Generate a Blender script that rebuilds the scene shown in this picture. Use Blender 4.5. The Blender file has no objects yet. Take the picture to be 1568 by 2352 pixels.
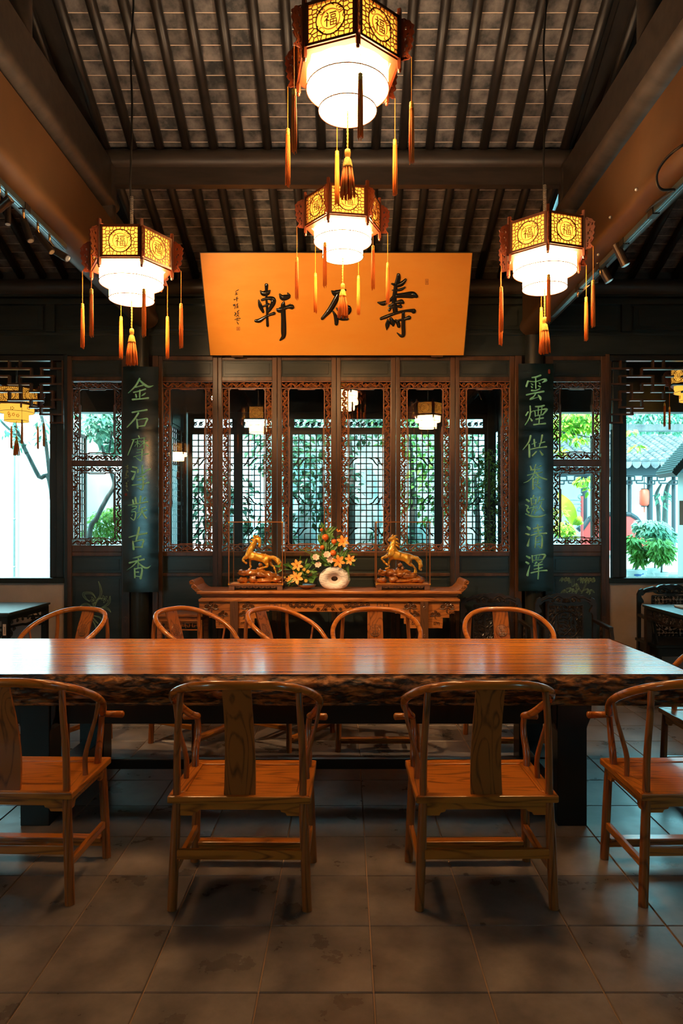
import bpy, math, random
from mathutils import Vector, Matrix, noise

# ------------------------------------------------------------------ camera, sky, exposure
F = 1585.0; CX = 795.0; CY = 1208.0; EYE = 1.6
sc = bpy.context.scene
COL = sc.collection
cd = bpy.data.cameras.new('camera'); cam = bpy.data.objects.new('camera', cd); COL.objects.link(cam)
cam.location = (0, 0, EYE); cam.rotation_euler = (math.pi/2, 0, 0)
cd.sensor_fit = 'HORIZONTAL'; cd.sensor_width = 36.0; cd.lens = 36.0*F/1568
cd.shift_x = -(CX-784)/1568; cd.shift_y = (CY-1176)/1568
cd.clip_start = 0.05; cd.clip_end = 200
sc.camera = cam
sc.view_settings.view_transform = 'Standard'; sc.view_settings.look = 'None'
sc.view_settings.exposure = 0.0; sc.view_settings.gamma = 1.0; sc.view_settings.use_curve_mapping = False
sc.render.film_transparent = False
cy = sc.cycles
cy.use_denoising = True
cy.use_adaptive_sampling = True; cy.adaptive_threshold = 0.03
cy.max_bounces = 6; cy.diffuse_bounces = 3; cy.glossy_bounces = 4; cy.transmission_bounces = 4; cy.transparent_max_bounces = 12
cy.sample_clamp_indirect = 4.0; cy.caustics_reflective = False; cy.caustics_refractive = False

SKY = (0.29, 0.80, 0.92); SKY_S = 8.5
w = bpy.data.worlds.new('sky'); sc.world = w; w.use_nodes = True
bg = w.node_tree.nodes['Background']; bg.inputs[0].default_value = (*SKY, 1); bg.inputs[1].default_value = SKY_S

def area(name, loc, rot, sx, sy, energy=0, color=(1,1,1), portal=False, spread=math.pi):
    l = bpy.data.lights.new(name, 'AREA'); l.shape = 'RECTANGLE'; l.size = sx; l.size_y = sy
    l.energy = energy; l.color = color; l.spread = spread
    o = bpy.data.objects.new(name, l); COL.objects.link(o); o.location = loc; o.rotation_euler = rot
    if portal: l.cycles.is_portal = True
    return o
# openings of the hall that let the daylight in (portals only steer the sampling, they give no light)
area('daylight_portal', (-4.3, 7.45, 2.0), (-math.pi/2, 0, 0), 2.3, 1.9, portal=True)
area('daylight_portal', (4.1, 7.45, 2.0), (-math.pi/2, 0, 0), 2.3, 1.9, portal=True)
area('daylight_portal', (0, -0.75, 2.0), (math.pi/2, 0, 0), 9.0, 1.9, portal=True)
LANTERN_E = 50.0; LANTERN_C = (1.0, 0.54, 0.21); BULB_W = 34.0
SUN_E = 9.0
sl = bpy.data.lights.new('sun', 'SUN'); sl.energy = SUN_E; sl.angle = math.radians(8); sl.color = (0.95, 1.0, 0.96)
so = bpy.data.objects.new('sun', sl); COL.objects.link(so)
so.rotation_euler = Vector((0.35, 0.75, -1.0)).to_track_quat('-Z', 'Y').to_euler()

# ------------------------------------------------------------------ helpers
def P(px, py, Z): return Vector(((px-CX)*Z/F, Z, EYE-(py-CY)*Z/F))
def PX(px, Z): return (px-CX)*Z/F
def PZ(py, Z): return EYE-(py-CY)*Z/F

def catmull(pts, n=6, closed=False):
    if len(pts) < 3 and not closed:
        return [tuple(a+(b-a)*t/n for a, b in zip(pts[0], pts[1])) for t in range(n+1)] if n > 1 else [tuple(p) for p in pts]
    out = []; N = len(pts); segs = N if closed else N-1
    for i in range(segs):
        p0 = pts[(i-1) % N] if (closed or i > 0) else pts[0]
        p1 = pts[i % N]; p2 = pts[(i+1) % N]
        p3 = pts[(i+2) % N] if (closed or i+2 < N) else pts[-1]
        for k in range(n):
            t = k/n; t2 = t*t; t3 = t2*t
            out.append(tuple(0.5*((2*b)+(-a+c)*t+(2*a-5*b+4*c-d)*t2+(-a+3*b-3*c+d)*t3) for a, b, c, d in zip(p0, p1, p2, p3)))
    if not closed: out.append(tuple(pts[-1]))
    return out

class MB:
    def __init__(s): s.v = []; s.f = []; s.m = []
    def add(s, vs, fs, mi=0):
        b = len(s.v); s.v += [tuple(v) for v in vs]; s.f += [tuple(b+i for i in f) for f in fs]; s.m += [mi]*len(fs)
    def box(s, x0, x1, y0, y1, z0, z1, mi=0):
        s.add([(x0,y0,z0),(x1,y0,z0),(x1,y1,z0),(x0,y1,z0),(x0,y0,z1),(x1,y0,z1),(x1,y1,z1),(x0,y1,z1)],
              [(0,3,2,1),(4,5,6,7),(0,1,5,4),(1,2,6,5),(2,3,7,6),(3,0,4,7)], mi)
    def bar(s, p, q, wd, h, up=(0,0,1), mi=0, ext=0.0):
        p = Vector(p); q = Vector(q); d = q-p
        if d.length < 1e-7: return
        d.normalize(); p = p-d*ext; q = q+d*ext; up = Vector(up); sd = d.cross(up)
        if sd.length < 1e-5: sd = d.cross(Vector((1,0,0)))
        sd.normalize(); u = sd.cross(d); sd *= wd/2; u *= h/2
        s.add([p-sd-u,p+sd-u,p+sd+u,p-sd+u,q-sd-u,q+sd-u,q+sd+u,q-sd+u],
              [(0,3,2,1),(4,5,6,7),(0,1,5,4),(1,2,6,5),(2,3,7,6),(3,0,4,7)], mi)
    def tube(s, pts, r, n=8, sub=0, cap=True, mi=0, flat=1.0, closed=False):
        if not isinstance(r, (list, tuple)): r = [r]*len(pts)
        P4 = [tuple(p)+(rr,) for p, rr in zip(pts, r)]
        if sub: P4 = catmull(P4, sub, closed)
        pp = [Vector(p[:3]) for p in P4]; N = len(pp); rings = []
        t0 = (pp[1]-pp[0]).normalized(); nr = t0.orthogonal().normalized()
        for i in range(N):
            if closed: t = pp[(i+1) % N]-pp[i-1]
            else: t = pp[min(i+1, N-1)]-pp[max(i-1, 0)]
            t = t.normalized() if t.length > 1e-9 else t0
            nr = nr-t*nr.dot(t); nr = nr.normalized() if nr.length > 1e-6 else t.orthogonal().normalized()
            b = t.cross(nr); rr = max(P4[i][3], 1e-5)
            rings.append([pp[i]+nr*(rr*math.cos(2*math.pi*k/n))+b*(rr*flat*math.sin(2*math.pi*k/n)) for k in range(n)])
        vs = [v for g in rings for v in g]; fs = []
        for i in range(N if closed else N-1):
            j = (i+1) % N
            for k in range(n):
                k2 = (k+1) % n; fs.append((i*n+k, i*n+k2, j*n+k2, j*n+k))
        if cap and not closed: fs += [tuple(range(n-1, -1, -1)), tuple((N-1)*n+k for k in range(n))]
        s.add(vs, fs, mi)
    def lathe(s, prof, n=16, c=(0,0,0), mi=0, sx=1, sy=1):
        vs = []; fs = []
        for r, z in prof:
            for k in range(n):
                a = 2*math.pi*k/n; vs.append((c[0]+r*sx*math.cos(a), c[1]+r*sy*math.sin(a), c[2]+z))
        for i in range(len(prof)-1):
            for k in range(n):
                k2 = (k+1) % n; fs.append((i*n+k, i*n+k2, (i+1)*n+k2, (i+1)*n+k))
        fs += [tuple(range(n-1,-1,-1)), tuple((len(prof)-1)*n+k for k in range(n))]
        s.add(vs, fs, mi)
    def prism(s, poly, T, d0, d1, mi=0):
        n = len(poly); vs = [T(x, y, d0) for x, y in poly]+[T(x, y, d1) for x, y in poly]
        fs = [tuple(range(n-1,-1,-1)), tuple(range(n, 2*n))]+[(i, (i+1) % n, n+(i+1) % n, n+i) for i in range(n)]
        s.add(vs, fs, mi)
    def ribbon(s, pts, T, depth=0.006, base=0.0, sub=4, sc_=1.0, mi=0, caps=3):
        """brush stroke: pts (x, y, width); T(x, y, d) -> 3d; raised centre line"""
        if len(pts) == 1: pts = [pts[0], (pts[0][0]+.01, pts[0][1]+.01, pts[0][2])]
        q = catmull(pts, sub) if len(pts) > 2 else [pts[0], tuple((a+b)/2 for a, b in zip(*pts)), pts[1]]
        rows = []
        def row(x, y, nx, ny, hw, hf):
            rows.append([T(x-nx*hw, y-ny*hw, base), T(x-nx*hw*.8, y-ny*hw*.8, base+depth*.6*hf), T(x, y, base+depth*hf), T(x+nx*hw*.8, y+ny*hw*.8, base+depth*.6*hf), T(x+nx*hw, y+ny*hw, base)])
        N = len(q)
        for i in range(N):
            a = q[max(i-1, 0)]; b = q[min(i+1, N-1)]
            dx, dy = b[0]-a[0], b[1]-a[1]; L = math.hypot(dx, dy) or 1; dx /= L; dy /= L
            x, y, wd = q[i]; hw = max(wd, 1e-4)/2*sc_
            if i == 0:
                for k in range(caps, 0, -1):
                    f = k/(caps+.4); row(x-dx*hw*f, y-dy*hw*f, -dy, dx, hw*math.sqrt(max(0, 1-f*f)), .9)
            row(x, y, -dy, dx, hw, 1)
            if i == N-1:
                for k in range(1, caps+1):
                    f = k/(caps+.4); row(x+dx*hw*f, y+dy*hw*f, -dy, dx, hw*math.sqrt(max(0, 1-f*f)), .9)
        vs = [v for r in rows for v in r]; fs = []
        for i in range(len(rows)-1):
            for k in range(4): a = i*5+k; fs.append((a, a+1, a+6, a+5))
        fs += [(4,3,2,1,0), tuple((len(rows)-1)*5+k for k in range(5))]
        s.add(vs, fs, mi)
    def ball(s, c, r, n=10, m=6, sc3=(1,1,1), mi=0, amp=0, fr=1, seed=0):
        vs = []; fs = []
        for i in range(m+1):
            th = math.pi*i/m
            for k in range(n):
                ph = 2*math.pi*k/n; d = Vector((math.sin(th)*math.cos(ph), math.sin(th)*math.sin(ph), math.cos(th)))
                rr = r*(1+(amp*noise.noise(d*fr+Vector((seed, seed*.7, 0))) if amp else 0))
                vs.append((c[0]+d.x*rr*sc3[0], c[1]+d.y*rr*sc3[1], c[2]+d.z*rr*sc3[2]))
        for i in range(m):
            for k in range(n): k2 = (k+1) % n; fs.append((i*n+k, (i+1)*n+k, (i+1)*n+k2, i*n+k2))
        s.add(vs, fs, mi)
    def leaf(s, p, d, nrm, L, wd, mi=0, fold=.15):
        d = Vector(d).normalized(); nrm = Vector(nrm); sd = d.cross(nrm)
        if sd.length < 1e-4: sd = d.orthogonal()
        sd.normalize(); nn = sd.cross(d); p = Vector(p)
        a = p+d*L*.35; b = p+d*L
        s.add([p, a+sd*wd/2+nn*wd*fold, p+d*L*.75+sd*wd*.3+nn*wd*fold*.6-nn*L*.05, b-nn*L*.12, p+d*L*.75-sd*wd*.3+nn*wd*fold*.6-nn*L*.05, a-sd*wd/2+nn*wd*fold, p+d*L*.5],
              [(0,1,6),(1,2,6),(2,3,6),(3,4,6),(4,5,6),(5,0,6)], mi)
    def xf(s, M, i0=0):
        for i in range(i0, len(s.v)): s.v[i] = tuple(M @ Vector(s.v[i]))
    def mesh(s, name, mats, smooth=False):
        me = bpy.data.meshes.new(name); me.from_pydata(s.v, [], s.f); me.update()
        if not isinstance(mats, (list, tuple)): mats = [mats]
        for m in mats: me.materials.append(m)
        if len(mats) > 1: me.polygons.foreach_set('material_index', s.m)
        if smooth:
            me.polygons.foreach_set('use_smooth', [True]*len(me.polygons))
            if smooth == 'auto' and hasattr(me, 'set_sharp_from_angle'): me.set_sharp_from_angle(angle=math.radians(40))
        return me
    def build(s, name, mats, parent=None, smooth=False, bevel=0, kind=None, loc=None):
        o = bpy.data.objects.new(name, s.mesh(name, mats, smooth)); COL.objects.link(o)
        if parent: o.parent = parent
        if loc is not None: o.location = loc
        if bevel:
            b = o.modifiers.new('bevel', 'BEVEL'); b.width = bevel; b.segments = 2; b.limit_method = 'ANGLE'; b.angle_limit = math.radians(50)
        if kind: o['kind'] = kind
        return o

def tag(o, label=None, cat=None, group=None, kind=None):
    if label: o['label'] = label
    if cat: o['category'] = cat
    if group: o['group'] = group
    if kind: o['kind'] = kind
    return o
def thing(name, label=None, cat=None, loc=(0,0,0), rz=0, group=None, kind=None):
    o = bpy.data.objects.new(name, None); COL.objects.link(o); o.location = loc; o.rotation_euler = (0,0,rz); o.empty_display_size = .1
    return tag(o, label, cat, group, kind)
KIDS = {}
def copy_tree(o, parent=None):
    if not KIDS.get('ok'):
        pass
    c = o.copy(); COL.objects.link(c)
    if parent: c.parent = parent
    for ch in list(o.children): copy_tree(ch, c)
    return c
def dup(root, loc, rz, label, group=None, kind=None):
    r = copy_tree(root); r.location = loc; r.rotation_euler = (0,0,rz); r['label'] = label
    if group: r['group'] = group
    return r

# ------------------------------------------------------------------ materials
def mat(name, col=(.5,.5,.5), rough=.5, metal=0, spec=.5, coat=0, emit=None, es=0):
    m = bpy.data.materials.new(name); m.use_nodes = True; b = m.node_tree.nodes['Principled BSDF']
    b.inputs['Base Color'].default_value = (*col, 1); b.inputs['Roughness'].default_value = rough
    b.inputs['Metallic'].default_value = metal; b.inputs['Specular IOR Level'].default_value = spec
    if coat: b.inputs['Coat Weight'].default_value = coat; b.inputs['Coat Roughness'].default_value = .12
    if emit: b.inputs['Emission Color'].default_value = (*emit, 1); b.inputs['Emission Strength'].default_value = es
    return m
def noisy(name, c1, c2, scale=(5,5,5), rough=.5, bump=0, spec=.5, coat=0, detail=5, rnd=0, c3=None, rough2=None, lo=.35, hi=.65, metal=0, dist=0, coord='Object', wear=None):
    m = mat(name, c1, rough, metal, spec, coat); nt = m.node_tree; N = nt.nodes; L = nt.links; b = N['Principled BSDF']
    tc = N.new('ShaderNodeTexCoord'); mp = N.new('ShaderNodeMapping'); mp.inputs['Scale'].default_value = scale
    L.new(tc.outputs[coord], mp.inputs[0])
    if rnd:
        oi = N.new('ShaderNodeObjectInfo'); vm = N.new('ShaderNodeVectorMath'); vm.operation = 'SCALE'
        cb = N.new('ShaderNodeCombineXYZ'); L.new(oi.outputs['Random'], cb.inputs[0]); L.new(oi.outputs['Random'], cb.inputs[1]); L.new(oi.outputs['Random'], cb.inputs[2])
        L.new(cb.outputs[0], vm.inputs[0]); vm.inputs['Scale'].default_value = 37.0; L.new(vm.outputs[0], mp.inputs['Location'])
    nz = N.new('ShaderNodeTexNoise'); nz.inputs['Detail'].default_value = detail; nz.inputs['Scale'].default_value = 1; nz.inputs['Roughness'].default_value = .6
    nz.inputs['Distortion'].default_value = dist
    L.new(mp.outputs[0], nz.inputs['Vector'])
    cr = N.new('ShaderNodeValToRGB'); cr.color_ramp.elements[0].position = lo; cr.color_ramp.elements[1].position = hi
    cr.color_ramp.elements[0].color = (*c1, 1); cr.color_ramp.elements[1].color = (*c2, 1)
    if c3:
        e = cr.color_ramp.elements.new((lo+hi)/2); e.color = (*c3, 1)
    L.new(nz.outputs['Fac'], cr.inputs[0]); out = cr.outputs[0]
    if rnd:
        hs = N.new('ShaderNodeHueSaturation'); mr = N.new('ShaderNodeMapRange'); mr.inputs['To Min'].default_value = 1-rnd; mr.inputs['To Max'].default_value = 1+rnd
        L.new(oi.outputs['Random'], mr.inputs[0]); L.new(mr.outputs[0], hs.inputs['Value']); L.new(out, hs.inputs['Color']); out = hs.outputs[0]
    if wear:
        n2 = N.new('ShaderNodeTexNoise'); n2.inputs['Scale'].default_value = 9; n2.inputs['Detail'].default_value = 8; n2.inputs['Roughness'].default_value = .75
        L.new(tc.outputs['Object'], n2.inputs['Vector']); r2 = N.new('ShaderNodeValToRGB'); r2.color_ramp.elements[0].position = .60; r2.color_ramp.elements[1].position = .70
        L.new(n2.outputs['Fac'], r2.inputs[0]); mx = N.new('ShaderNodeMix'); mx.data_type = 'RGBA'
        L.new(r2.outputs[0], mx.inputs[0]); L.new(out, mx.inputs[6]); mx.inputs[7].default_value = (*wear, 1); out = mx.outputs[2]
    L.new(out, b.inputs['Base Color'])
    if rough2 is not None:
        mr = N.new('ShaderNodeMapRange'); mr.inputs['From Min'].default_value = lo; mr.inputs['From Max'].default_value = hi
        mr.inputs['To Min'].default_value = rough; mr.inputs['To Max'].default_value = rough2; L.new(nz.outputs['Fac'], mr.inputs[0]); L.new(mr.outputs[0], b.inputs['Roughness'])
    if bump:
        bp = N.new('ShaderNodeBump'); bp.inputs['Strength'].default_value = bump; bp.inputs['Distance'].default_value = .01; L.new(nz.outputs['Fac'], bp.inputs['Height']); L.new(bp.outputs[0], b.inputs['Normal'])
    return m
def grain(name, c1, c2, ax, rough=.35, coat=.3, k=1.0, spec=.5, st=1.6):
    """wood with growth rings stretched along one axis"""
    m = mat(name, c1, rough, 0, spec, coat); nt = m.node_tree; N = nt.nodes; L = nt.links; b = N['Principled BSDF']
    tc = N.new('ShaderNodeTexCoord'); mp = N.new('ShaderNodeMapping'); s = [14*k, 14*k, 14*k]; s[ax] = st*k; mp.inputs['Scale'].default_value = s
    L.new(tc.outputs['Object'], mp.inputs[0])
    oi = N.new('ShaderNodeObjectInfo'); ml = N.new('ShaderNodeMath'); ml.operation = 'MULTIPLY'; ml.inputs[1].default_value = 23; L.new(oi.outputs['Random'], ml.inputs[0])
    cb = N.new('ShaderNodeCombineXYZ'); L.new(ml.outputs[0], cb.inputs[0]); L.new(ml.outputs[0], cb.inputs[2]); L.new(cb.outputs[0], mp.inputs['Location'])
    n1 = N.new('ShaderNodeTexNoise'); n1.inputs['Scale'].default_value = .35; n1.inputs['Detail'].default_value = 2; L.new(mp.outputs[0], n1.inputs['Vector'])
    mm = N.new('ShaderNodeMath'); mm.operation = 'MULTIPLY'; mm.inputs[1].default_value = 20; L.new(n1.outputs['Fac'], mm.inputs[0])
    fr = N.new('ShaderNodeMath'); fr.operation = 'PINGPONG'; fr.inputs[1].default_value = .5; L.new(mm.outputs[0], fr.inputs[0])
    n2 = N.new('ShaderNodeTexNoise'); n2.inputs['Scale'].default_value = 4; n2.inputs['Detail'].default_value = 6; L.new(mp.outputs[0], n2.inputs['Vector'])
    ad = N.new('ShaderNodeMath'); ad.operation = 'MULTIPLY_ADD'; ad.inputs[1].default_value = .45; L.new(n2.outputs['Fac'], ad.inputs[0]); L.new(fr.outputs[0], ad.inputs[2])
    cr = N.new('ShaderNodeValToRGB'); cr.color_ramp.elements[0].position = .16; cr.color_ramp.elements[1].position = .42
    cr.color_ramp.elements[0].color = (*c1, 1); cr.color_ramp.elements[1].color = (*c2, 1); L.new(ad.outputs[0], cr.inputs[0]); L.new(cr.outputs[0], b.inputs['Base Color'])
    bp = N.new('ShaderNodeBump'); bp.inputs['Strength'].default_value = .08; bp.inputs['Distance'].default_value = .004; L.new(ad.outputs[0], bp.inputs['Height']); L.new(bp.outputs[0], b.inputs['Normal'])
    return m
def glass(name, refl=.09, rough=.0, tint=(1,1,1)):
    m = bpy.data.materials.new(name); m.use_nodes = True; nt = m.node_tree; N = nt.nodes; L = nt.links
    N.remove(N['Principled BSDF']); out = N['Material Output']
    t = N.new('ShaderNodeBsdfTransparent'); t.inputs[0].default_value = (*tint, 1); g = N.new('ShaderNodeBsdfGlossy'); g.inputs['Roughness'].default_value = rough
    lw = N.new('ShaderNodeLayerWeight'); lw.inputs[0].default_value = .5; pw = N.new('ShaderNodeMath'); pw.operation = 'POWER'; pw.inputs[1].default_value = 5; L.new(lw.outputs['Facing'], pw.inputs[0])
    ad = N.new('ShaderNodeMath'); ad.operation = 'MULTIPLY_ADD'; ad.inputs[1].default_value = .5; ad.inputs[2].default_value = refl/2; L.new(pw.outputs[0], ad.inputs[0])
    mx = N.new('ShaderNodeMixShader'); L.new(ad.outputs[0], mx.inputs[0]); L.new(t.outputs[0], mx.inputs[1]); L.new(g.outputs[0], mx.inputs[2]); L.new(mx.outputs[0], out.inputs[0])
    return m
def paper(name, col, tl=.9):
    m = bpy.data.materials.new(name); m.use_nodes = True; nt = m.node_tree; N = nt.nodes; L = nt.links
    N.remove(N['Principled BSDF']); out = N['Material Output']
    t = N.new('ShaderNodeBsdfTranslucent'); t.inputs[0].default_value = (*col, 1); d = N.new('ShaderNodeBsdfDiffuse'); d.inputs[0].default_value = (*col, 1)
    mx = N.new('ShaderNodeMixShader'); mx.inputs[0].default_value = tl; L.new(d.outputs[0], mx.inputs[1]); L.new(t.outputs[0], mx.inputs[2]); L.new(mx.outputs[0], out.inputs[0])
    return m
def emis(name, col, s):
    m = bpy.data.materials.new(name); m.use_nodes = True; nt = m.node_tree; N = nt.nodes
    N.remove(N['Principled BSDF']); e = N.new('ShaderNodeEmission'); e.inputs[0].default_value = (*col, 1); e.inputs[1].default_value = s
    nt.links.new(e.outputs[0], N['Material Output'].inputs[0]); return m

M = {}
M['dark'] = noisy('dark_lacquer', (.011,.012,.011), (.028,.024,.02), (3,3,9), .33, .06, spec=.5, wear=None)
M['beam'] = noisy('brown_beam_paint', (.075,.036,.013), (.11,.050,.018), (1.5,1.5,1.5), .42, .05)
M['rafter'] = noisy('black_rafter', (.011,.009,.008), (.026,.020,.016), (12,2,12), .42, .15)
M['purlin'] = noisy('dark_roof_timber', (.034,.027,.022), (.062,.047,.037), (2,12,12), .45, .12)
M['door'] = noisy('door_brown_lacquer', (.045,.024,.013), (.14,.062,.030), (9,9,1.5), .30, .10, wear=(.13,.06,.033))
M['doorpanel'] = noisy('door_panel_lacquer', (.016,.024,.024), (.038,.044,.040), (1.5,9,9), .28, .06)
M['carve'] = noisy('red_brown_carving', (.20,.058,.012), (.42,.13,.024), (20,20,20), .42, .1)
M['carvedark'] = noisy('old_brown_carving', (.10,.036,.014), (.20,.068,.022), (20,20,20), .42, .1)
M['brick'] = noisy('roof_brick', (.030,.034,.038), (.19,.175,.17), (8,8,8), .85, .1, rnd=.22, lo=.34, hi=.66, wear=(.03,.028,.027))
M['mortar'] = mat('lime_mortar', (.75,.62,.5), .9)
M['tile'] = noisy('floor_stone', (.10,.088,.083), (.275,.228,.208), (4.5,4.5,4.5), .24, .10, rnd=.10, rough2=.42, detail=8, lo=.3, hi=.7)
M['grout'] = mat('floor_grout', (.42,.28,.19), .9)
M['plaster'] = noisy('cream_plaster', (.48,.38,.32), (.60,.48,.41), (2.5,2.5,2.5), .85, .05, wear=None)
M['sill'] = mat('black_sill', (.012,.02,.02), .25)
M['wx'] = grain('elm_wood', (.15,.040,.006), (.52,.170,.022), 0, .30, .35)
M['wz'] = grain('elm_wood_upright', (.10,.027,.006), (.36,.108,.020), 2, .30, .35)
M['wr'] = grain('elm_wood_bent', (.28,.08,.010), (.50,.155,.02), 0, .24, .5, k=.6)
M['wy'] = grain('elm_wood_rail', (.15,.040,.006), (.52,.170,.022), 1, .28, .4)
M['slab'] = grain('slab_top_wood', (.36,.10,.012), (.70,.235,.020), 0, .20, .45, k=.65, st=.16)
M['bark'] = noisy('live_edge', (.02,.009,.005), (.60,.22,.05), (11,11,42), .33, 1.0, detail=10, lo=.44, hi=.70, dist=.6)
M['black'] = mat('black_lacquer', (.006,.008,.009), .3)
M['tabletop'] = mat('polished_black_top', (.035,.045,.045), .36, spec=1.0)
M['blackwood'] = noisy('blackwood', (.02,.016,.014), (.05,.032,.024), (8,8,8), .28, .15)
M['altar'] = grain('altar_wood', (.19,.055,.012), (.42,.14,.03), 0, .33, .3)
M['relief'] = mat('dark_relief', (.10,.035,.010), .3, coat=.3)  # relief in a darker tone than the apron wood
M['altardark'] = grain('altar_leg_wood', (.06,.026,.012), (.12,.05,.02), 2, .35, .3)
M['gold'] = noisy('gilded_metal', (.90,.33,.015), (1.0,.52,.05), (30,30,30), .22, .8, metal=.45, coat=1.0)
M['amber'] = noisy('amber_rock', (.20,.05,.008), (.55,.17,.025), (18,18,18), .12, .3, coat=.6)
M['caseframe'] = mat('case_frame', (.30,.11,.035), .3, .4)
M['casebase'] = noisy('case_base', (.13,.06,.035), (.2,.09,.05), (30,30,30), .4)
M['glass'] = glass('window_glass', .15, 0)
M['caseglass'] = glass('case_glass', .06, 0, (.965,.99,.985))
M['plaque'] = noisy('plaque_board', (.96,.345,.028), (1.0,.42,.055), (1.2,4,4), .42, .02, lo=.3, hi=.7)
M['plaqueedge'] = mat('plaque_edge', (.03,.015,.008), .5)
M['ink'] = mat('raised_ink', (.008,.010,.009), .16, coat=.5)
M['seal'] = mat('red_seal', (.30,.035,.012), .5)
M['couplet'] = noisy('couplet_lacquer', (.004,.013,.016), (.009,.024,.028), (2,2,10), .13, .10, spec=.7, coat=.5, rough2=.28)
M['jade'] = noisy('green_lettering', (.32,.92,.58), (.44,1.0,.72), (20,20,20), .45)
M['jadeline'] = mat('green_line', (.36,.52,.26), .5)
M['lframe'] = mat('lantern_wood', (.13,.028,.008), .35, coat=.3)
M['lfin'] = mat('lantern_carving', (.22,.040,.010), .45)
M['lpaper'] = paper('lantern_panel_silk', (1.0,.80,.36))
M['ldrum'] = emis('lantern_drum_silk', LANTERN_C, LANTERN_E)
M['ldrum2'] = emis('lantern_drum_silk_dim', (1.0,.50,.06), 1.25)
M['lring'] = mat('lantern_ring', (.16,.035,.003), .5)
M['print'] = mat('lantern_print', (.75,.2,.02), .6)
M['tassel'] = noisy('orange_tassel', (.95,.16,.010), (1.0,.27,.018), (200,200,4), .7, .3)
M['tassely'] = noisy('yellow_knot', (.9,.42,.04), (1.0,.55,.08), (150,150,150), .6, .3)
M['tasselp'] = mat('faded_tassel', (.20,.05,.06), .7)
M['cable'] = mat('black_cable', (.01,.01,.01), .45)
M['conduit'] = mat('grey_conduit', (.25,.22,.19), .4, .7)
M['track'] = mat('track_metal', (.16,.22,.24), .3, .8)
M['spot'] = mat('spotlight_body', (.055,.042,.036), .32, .6)
M['brass'] = mat('brass_stem', (.75,.45,.2), .3, 1)
M['lamp'] = mat('lamp_face', (.5,.45,.4), .2, .5)
M['vase'] = noisy('white_stone_vase', (.78,.74,.68), (.92,.88,.83), (26,26,90), .6, 1.0)
M['vasein'] = mat('smooth_vase_face', (.70,.58,.50), .45)
M['lily'] = noisy('orange_petal', (.95,.30,.03), (1.0,.42,.07), (40,40,40), .5)
M['pink'] = mat('blush_petal', (.85,.60,.48), .55)
M['fruit'] = mat('orange_fruit', (.85,.17,.02), .35)
M['leaf'] = noisy('arrangement_leaf', (.03,.12,.02), (.12,.26,.04), (30,30,30), .45)
M['twig'] = mat('twig', (.12,.06,.03), .7)
M['yel'] = mat('yellow_bud', (.65,.42,.06), .6)
M['dish'] = mat('brown_dish', (.25,.11,.05), .3, coat=.4)
M['white'] = noisy('white_render', (.80,.82,.80), (.88,.89,.87), (1.5,1.5,1.5), .9)
M['greywall'] = noisy('shade_toned_grey', (.26,.33,.31), (.40,.47,.44), (2,2,2), .9)  # middle garden's white wall, shade put into its grey; also the pipe's own grey
M['shade'] = noisy('shade_toned_leaf', (.02,.085,.04), (.07,.20,.07), (2,2,2), .5)  # darker leaf copy, the shade of the middle garden put into its colour
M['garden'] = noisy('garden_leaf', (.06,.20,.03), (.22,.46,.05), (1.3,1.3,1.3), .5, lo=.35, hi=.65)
M['gardeny'] = noisy('yellow_green_leaf', (.20,.48,.03), (.62,.80,.06), (2,2,2), .5)  # bright yellow-green leaf tone
M['gardenb'] = noisy('blue_green_leaf', (.10,.30,.18), (.30,.52,.36), (4,4,4), .4)
M['trunk'] = noisy('grey_trunk', (.07,.08,.07), (.16,.17,.15), (20,20,5), .85, .4)
M['rtile'] = noisy('grey_roof_tile', (.07,.085,.09), (.19,.22,.22), (3,3,3), .8, .2, rnd=.12)
M['greywood'] = mat('grey_timber', (.018,.032,.038), .5)
M['red'] = mat('red_panel', (.65,.05,.04), .5)
M['redl'] = mat('red_lantern', (.75,.10,.05), .5)
M['rock'] = noisy('garden_rock', (.18,.22,.21), (.42,.48,.46), (3,3,3), .9, .6)
M['pave'] = noisy('garden_paving', (.35,.38,.37), (.5,.53,.51), (2,2,2), .85)
M['shutter'] = mat('grey_shutter', (.30,.36,.35), .45)
M['post'] = noisy('worn_black_post', (.010,.016,.016), (.03,.03,.026), (6,6,2), .35, wear=(.06,.03,.018))
M['steamer'] = noisy('bamboo', (.60,.26,.08), (.75,.38,.14), (5,5,60), .5)
M['food'] = mat('orange_food', (.75,.20,.03), .35)
M['whitec'] = mat('white_plate', (.85,.87,.86), .2)
M['bluec'] = mat('blue_glaze', (.10,.22,.55), .3)
M['paperw'] = mat('paper_label', (.75,.6,.5), .7)

# ================================================================== FLOOR
TS = 0.3955; GX = 0.094; GY = 2.368
fl = thing('floor', 'grey stone tile floor of the hall', None, kind='structure')
b = MB(); b.box(-5.6, 5.6, -3.0, 9.6, -.12, -.006); b.build('grout_bed', M['grout'], fl)
g = .0022; h = TS/2-g; bv = .003
tb = MB(); tb.add([(-h,-h,-.03),(h,-h,-.03),(h,h,-.03),(-h,h,-.03),(-h,-h,-bv),(h,-h,-bv),(h,h,-bv),(-h,h,-bv),
                  (-h+bv,-h+bv,0),(h-bv,-h+bv,0),(h-bv,h-bv,0),(-h+bv,h-bv,0)],
                 [(0,3,2,1),(0,1,5,4),(1,2,6,5),(2,3,7,6),(3,0,4,7),(4,5,9,8),(5,6,10,9),(6,7,11,10),(7,4,8,11),(8,9,10,11)])
tm = tb.mesh('tile', M['tile']); random.seed(3)
rest = MB(); cnt = 0
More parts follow.
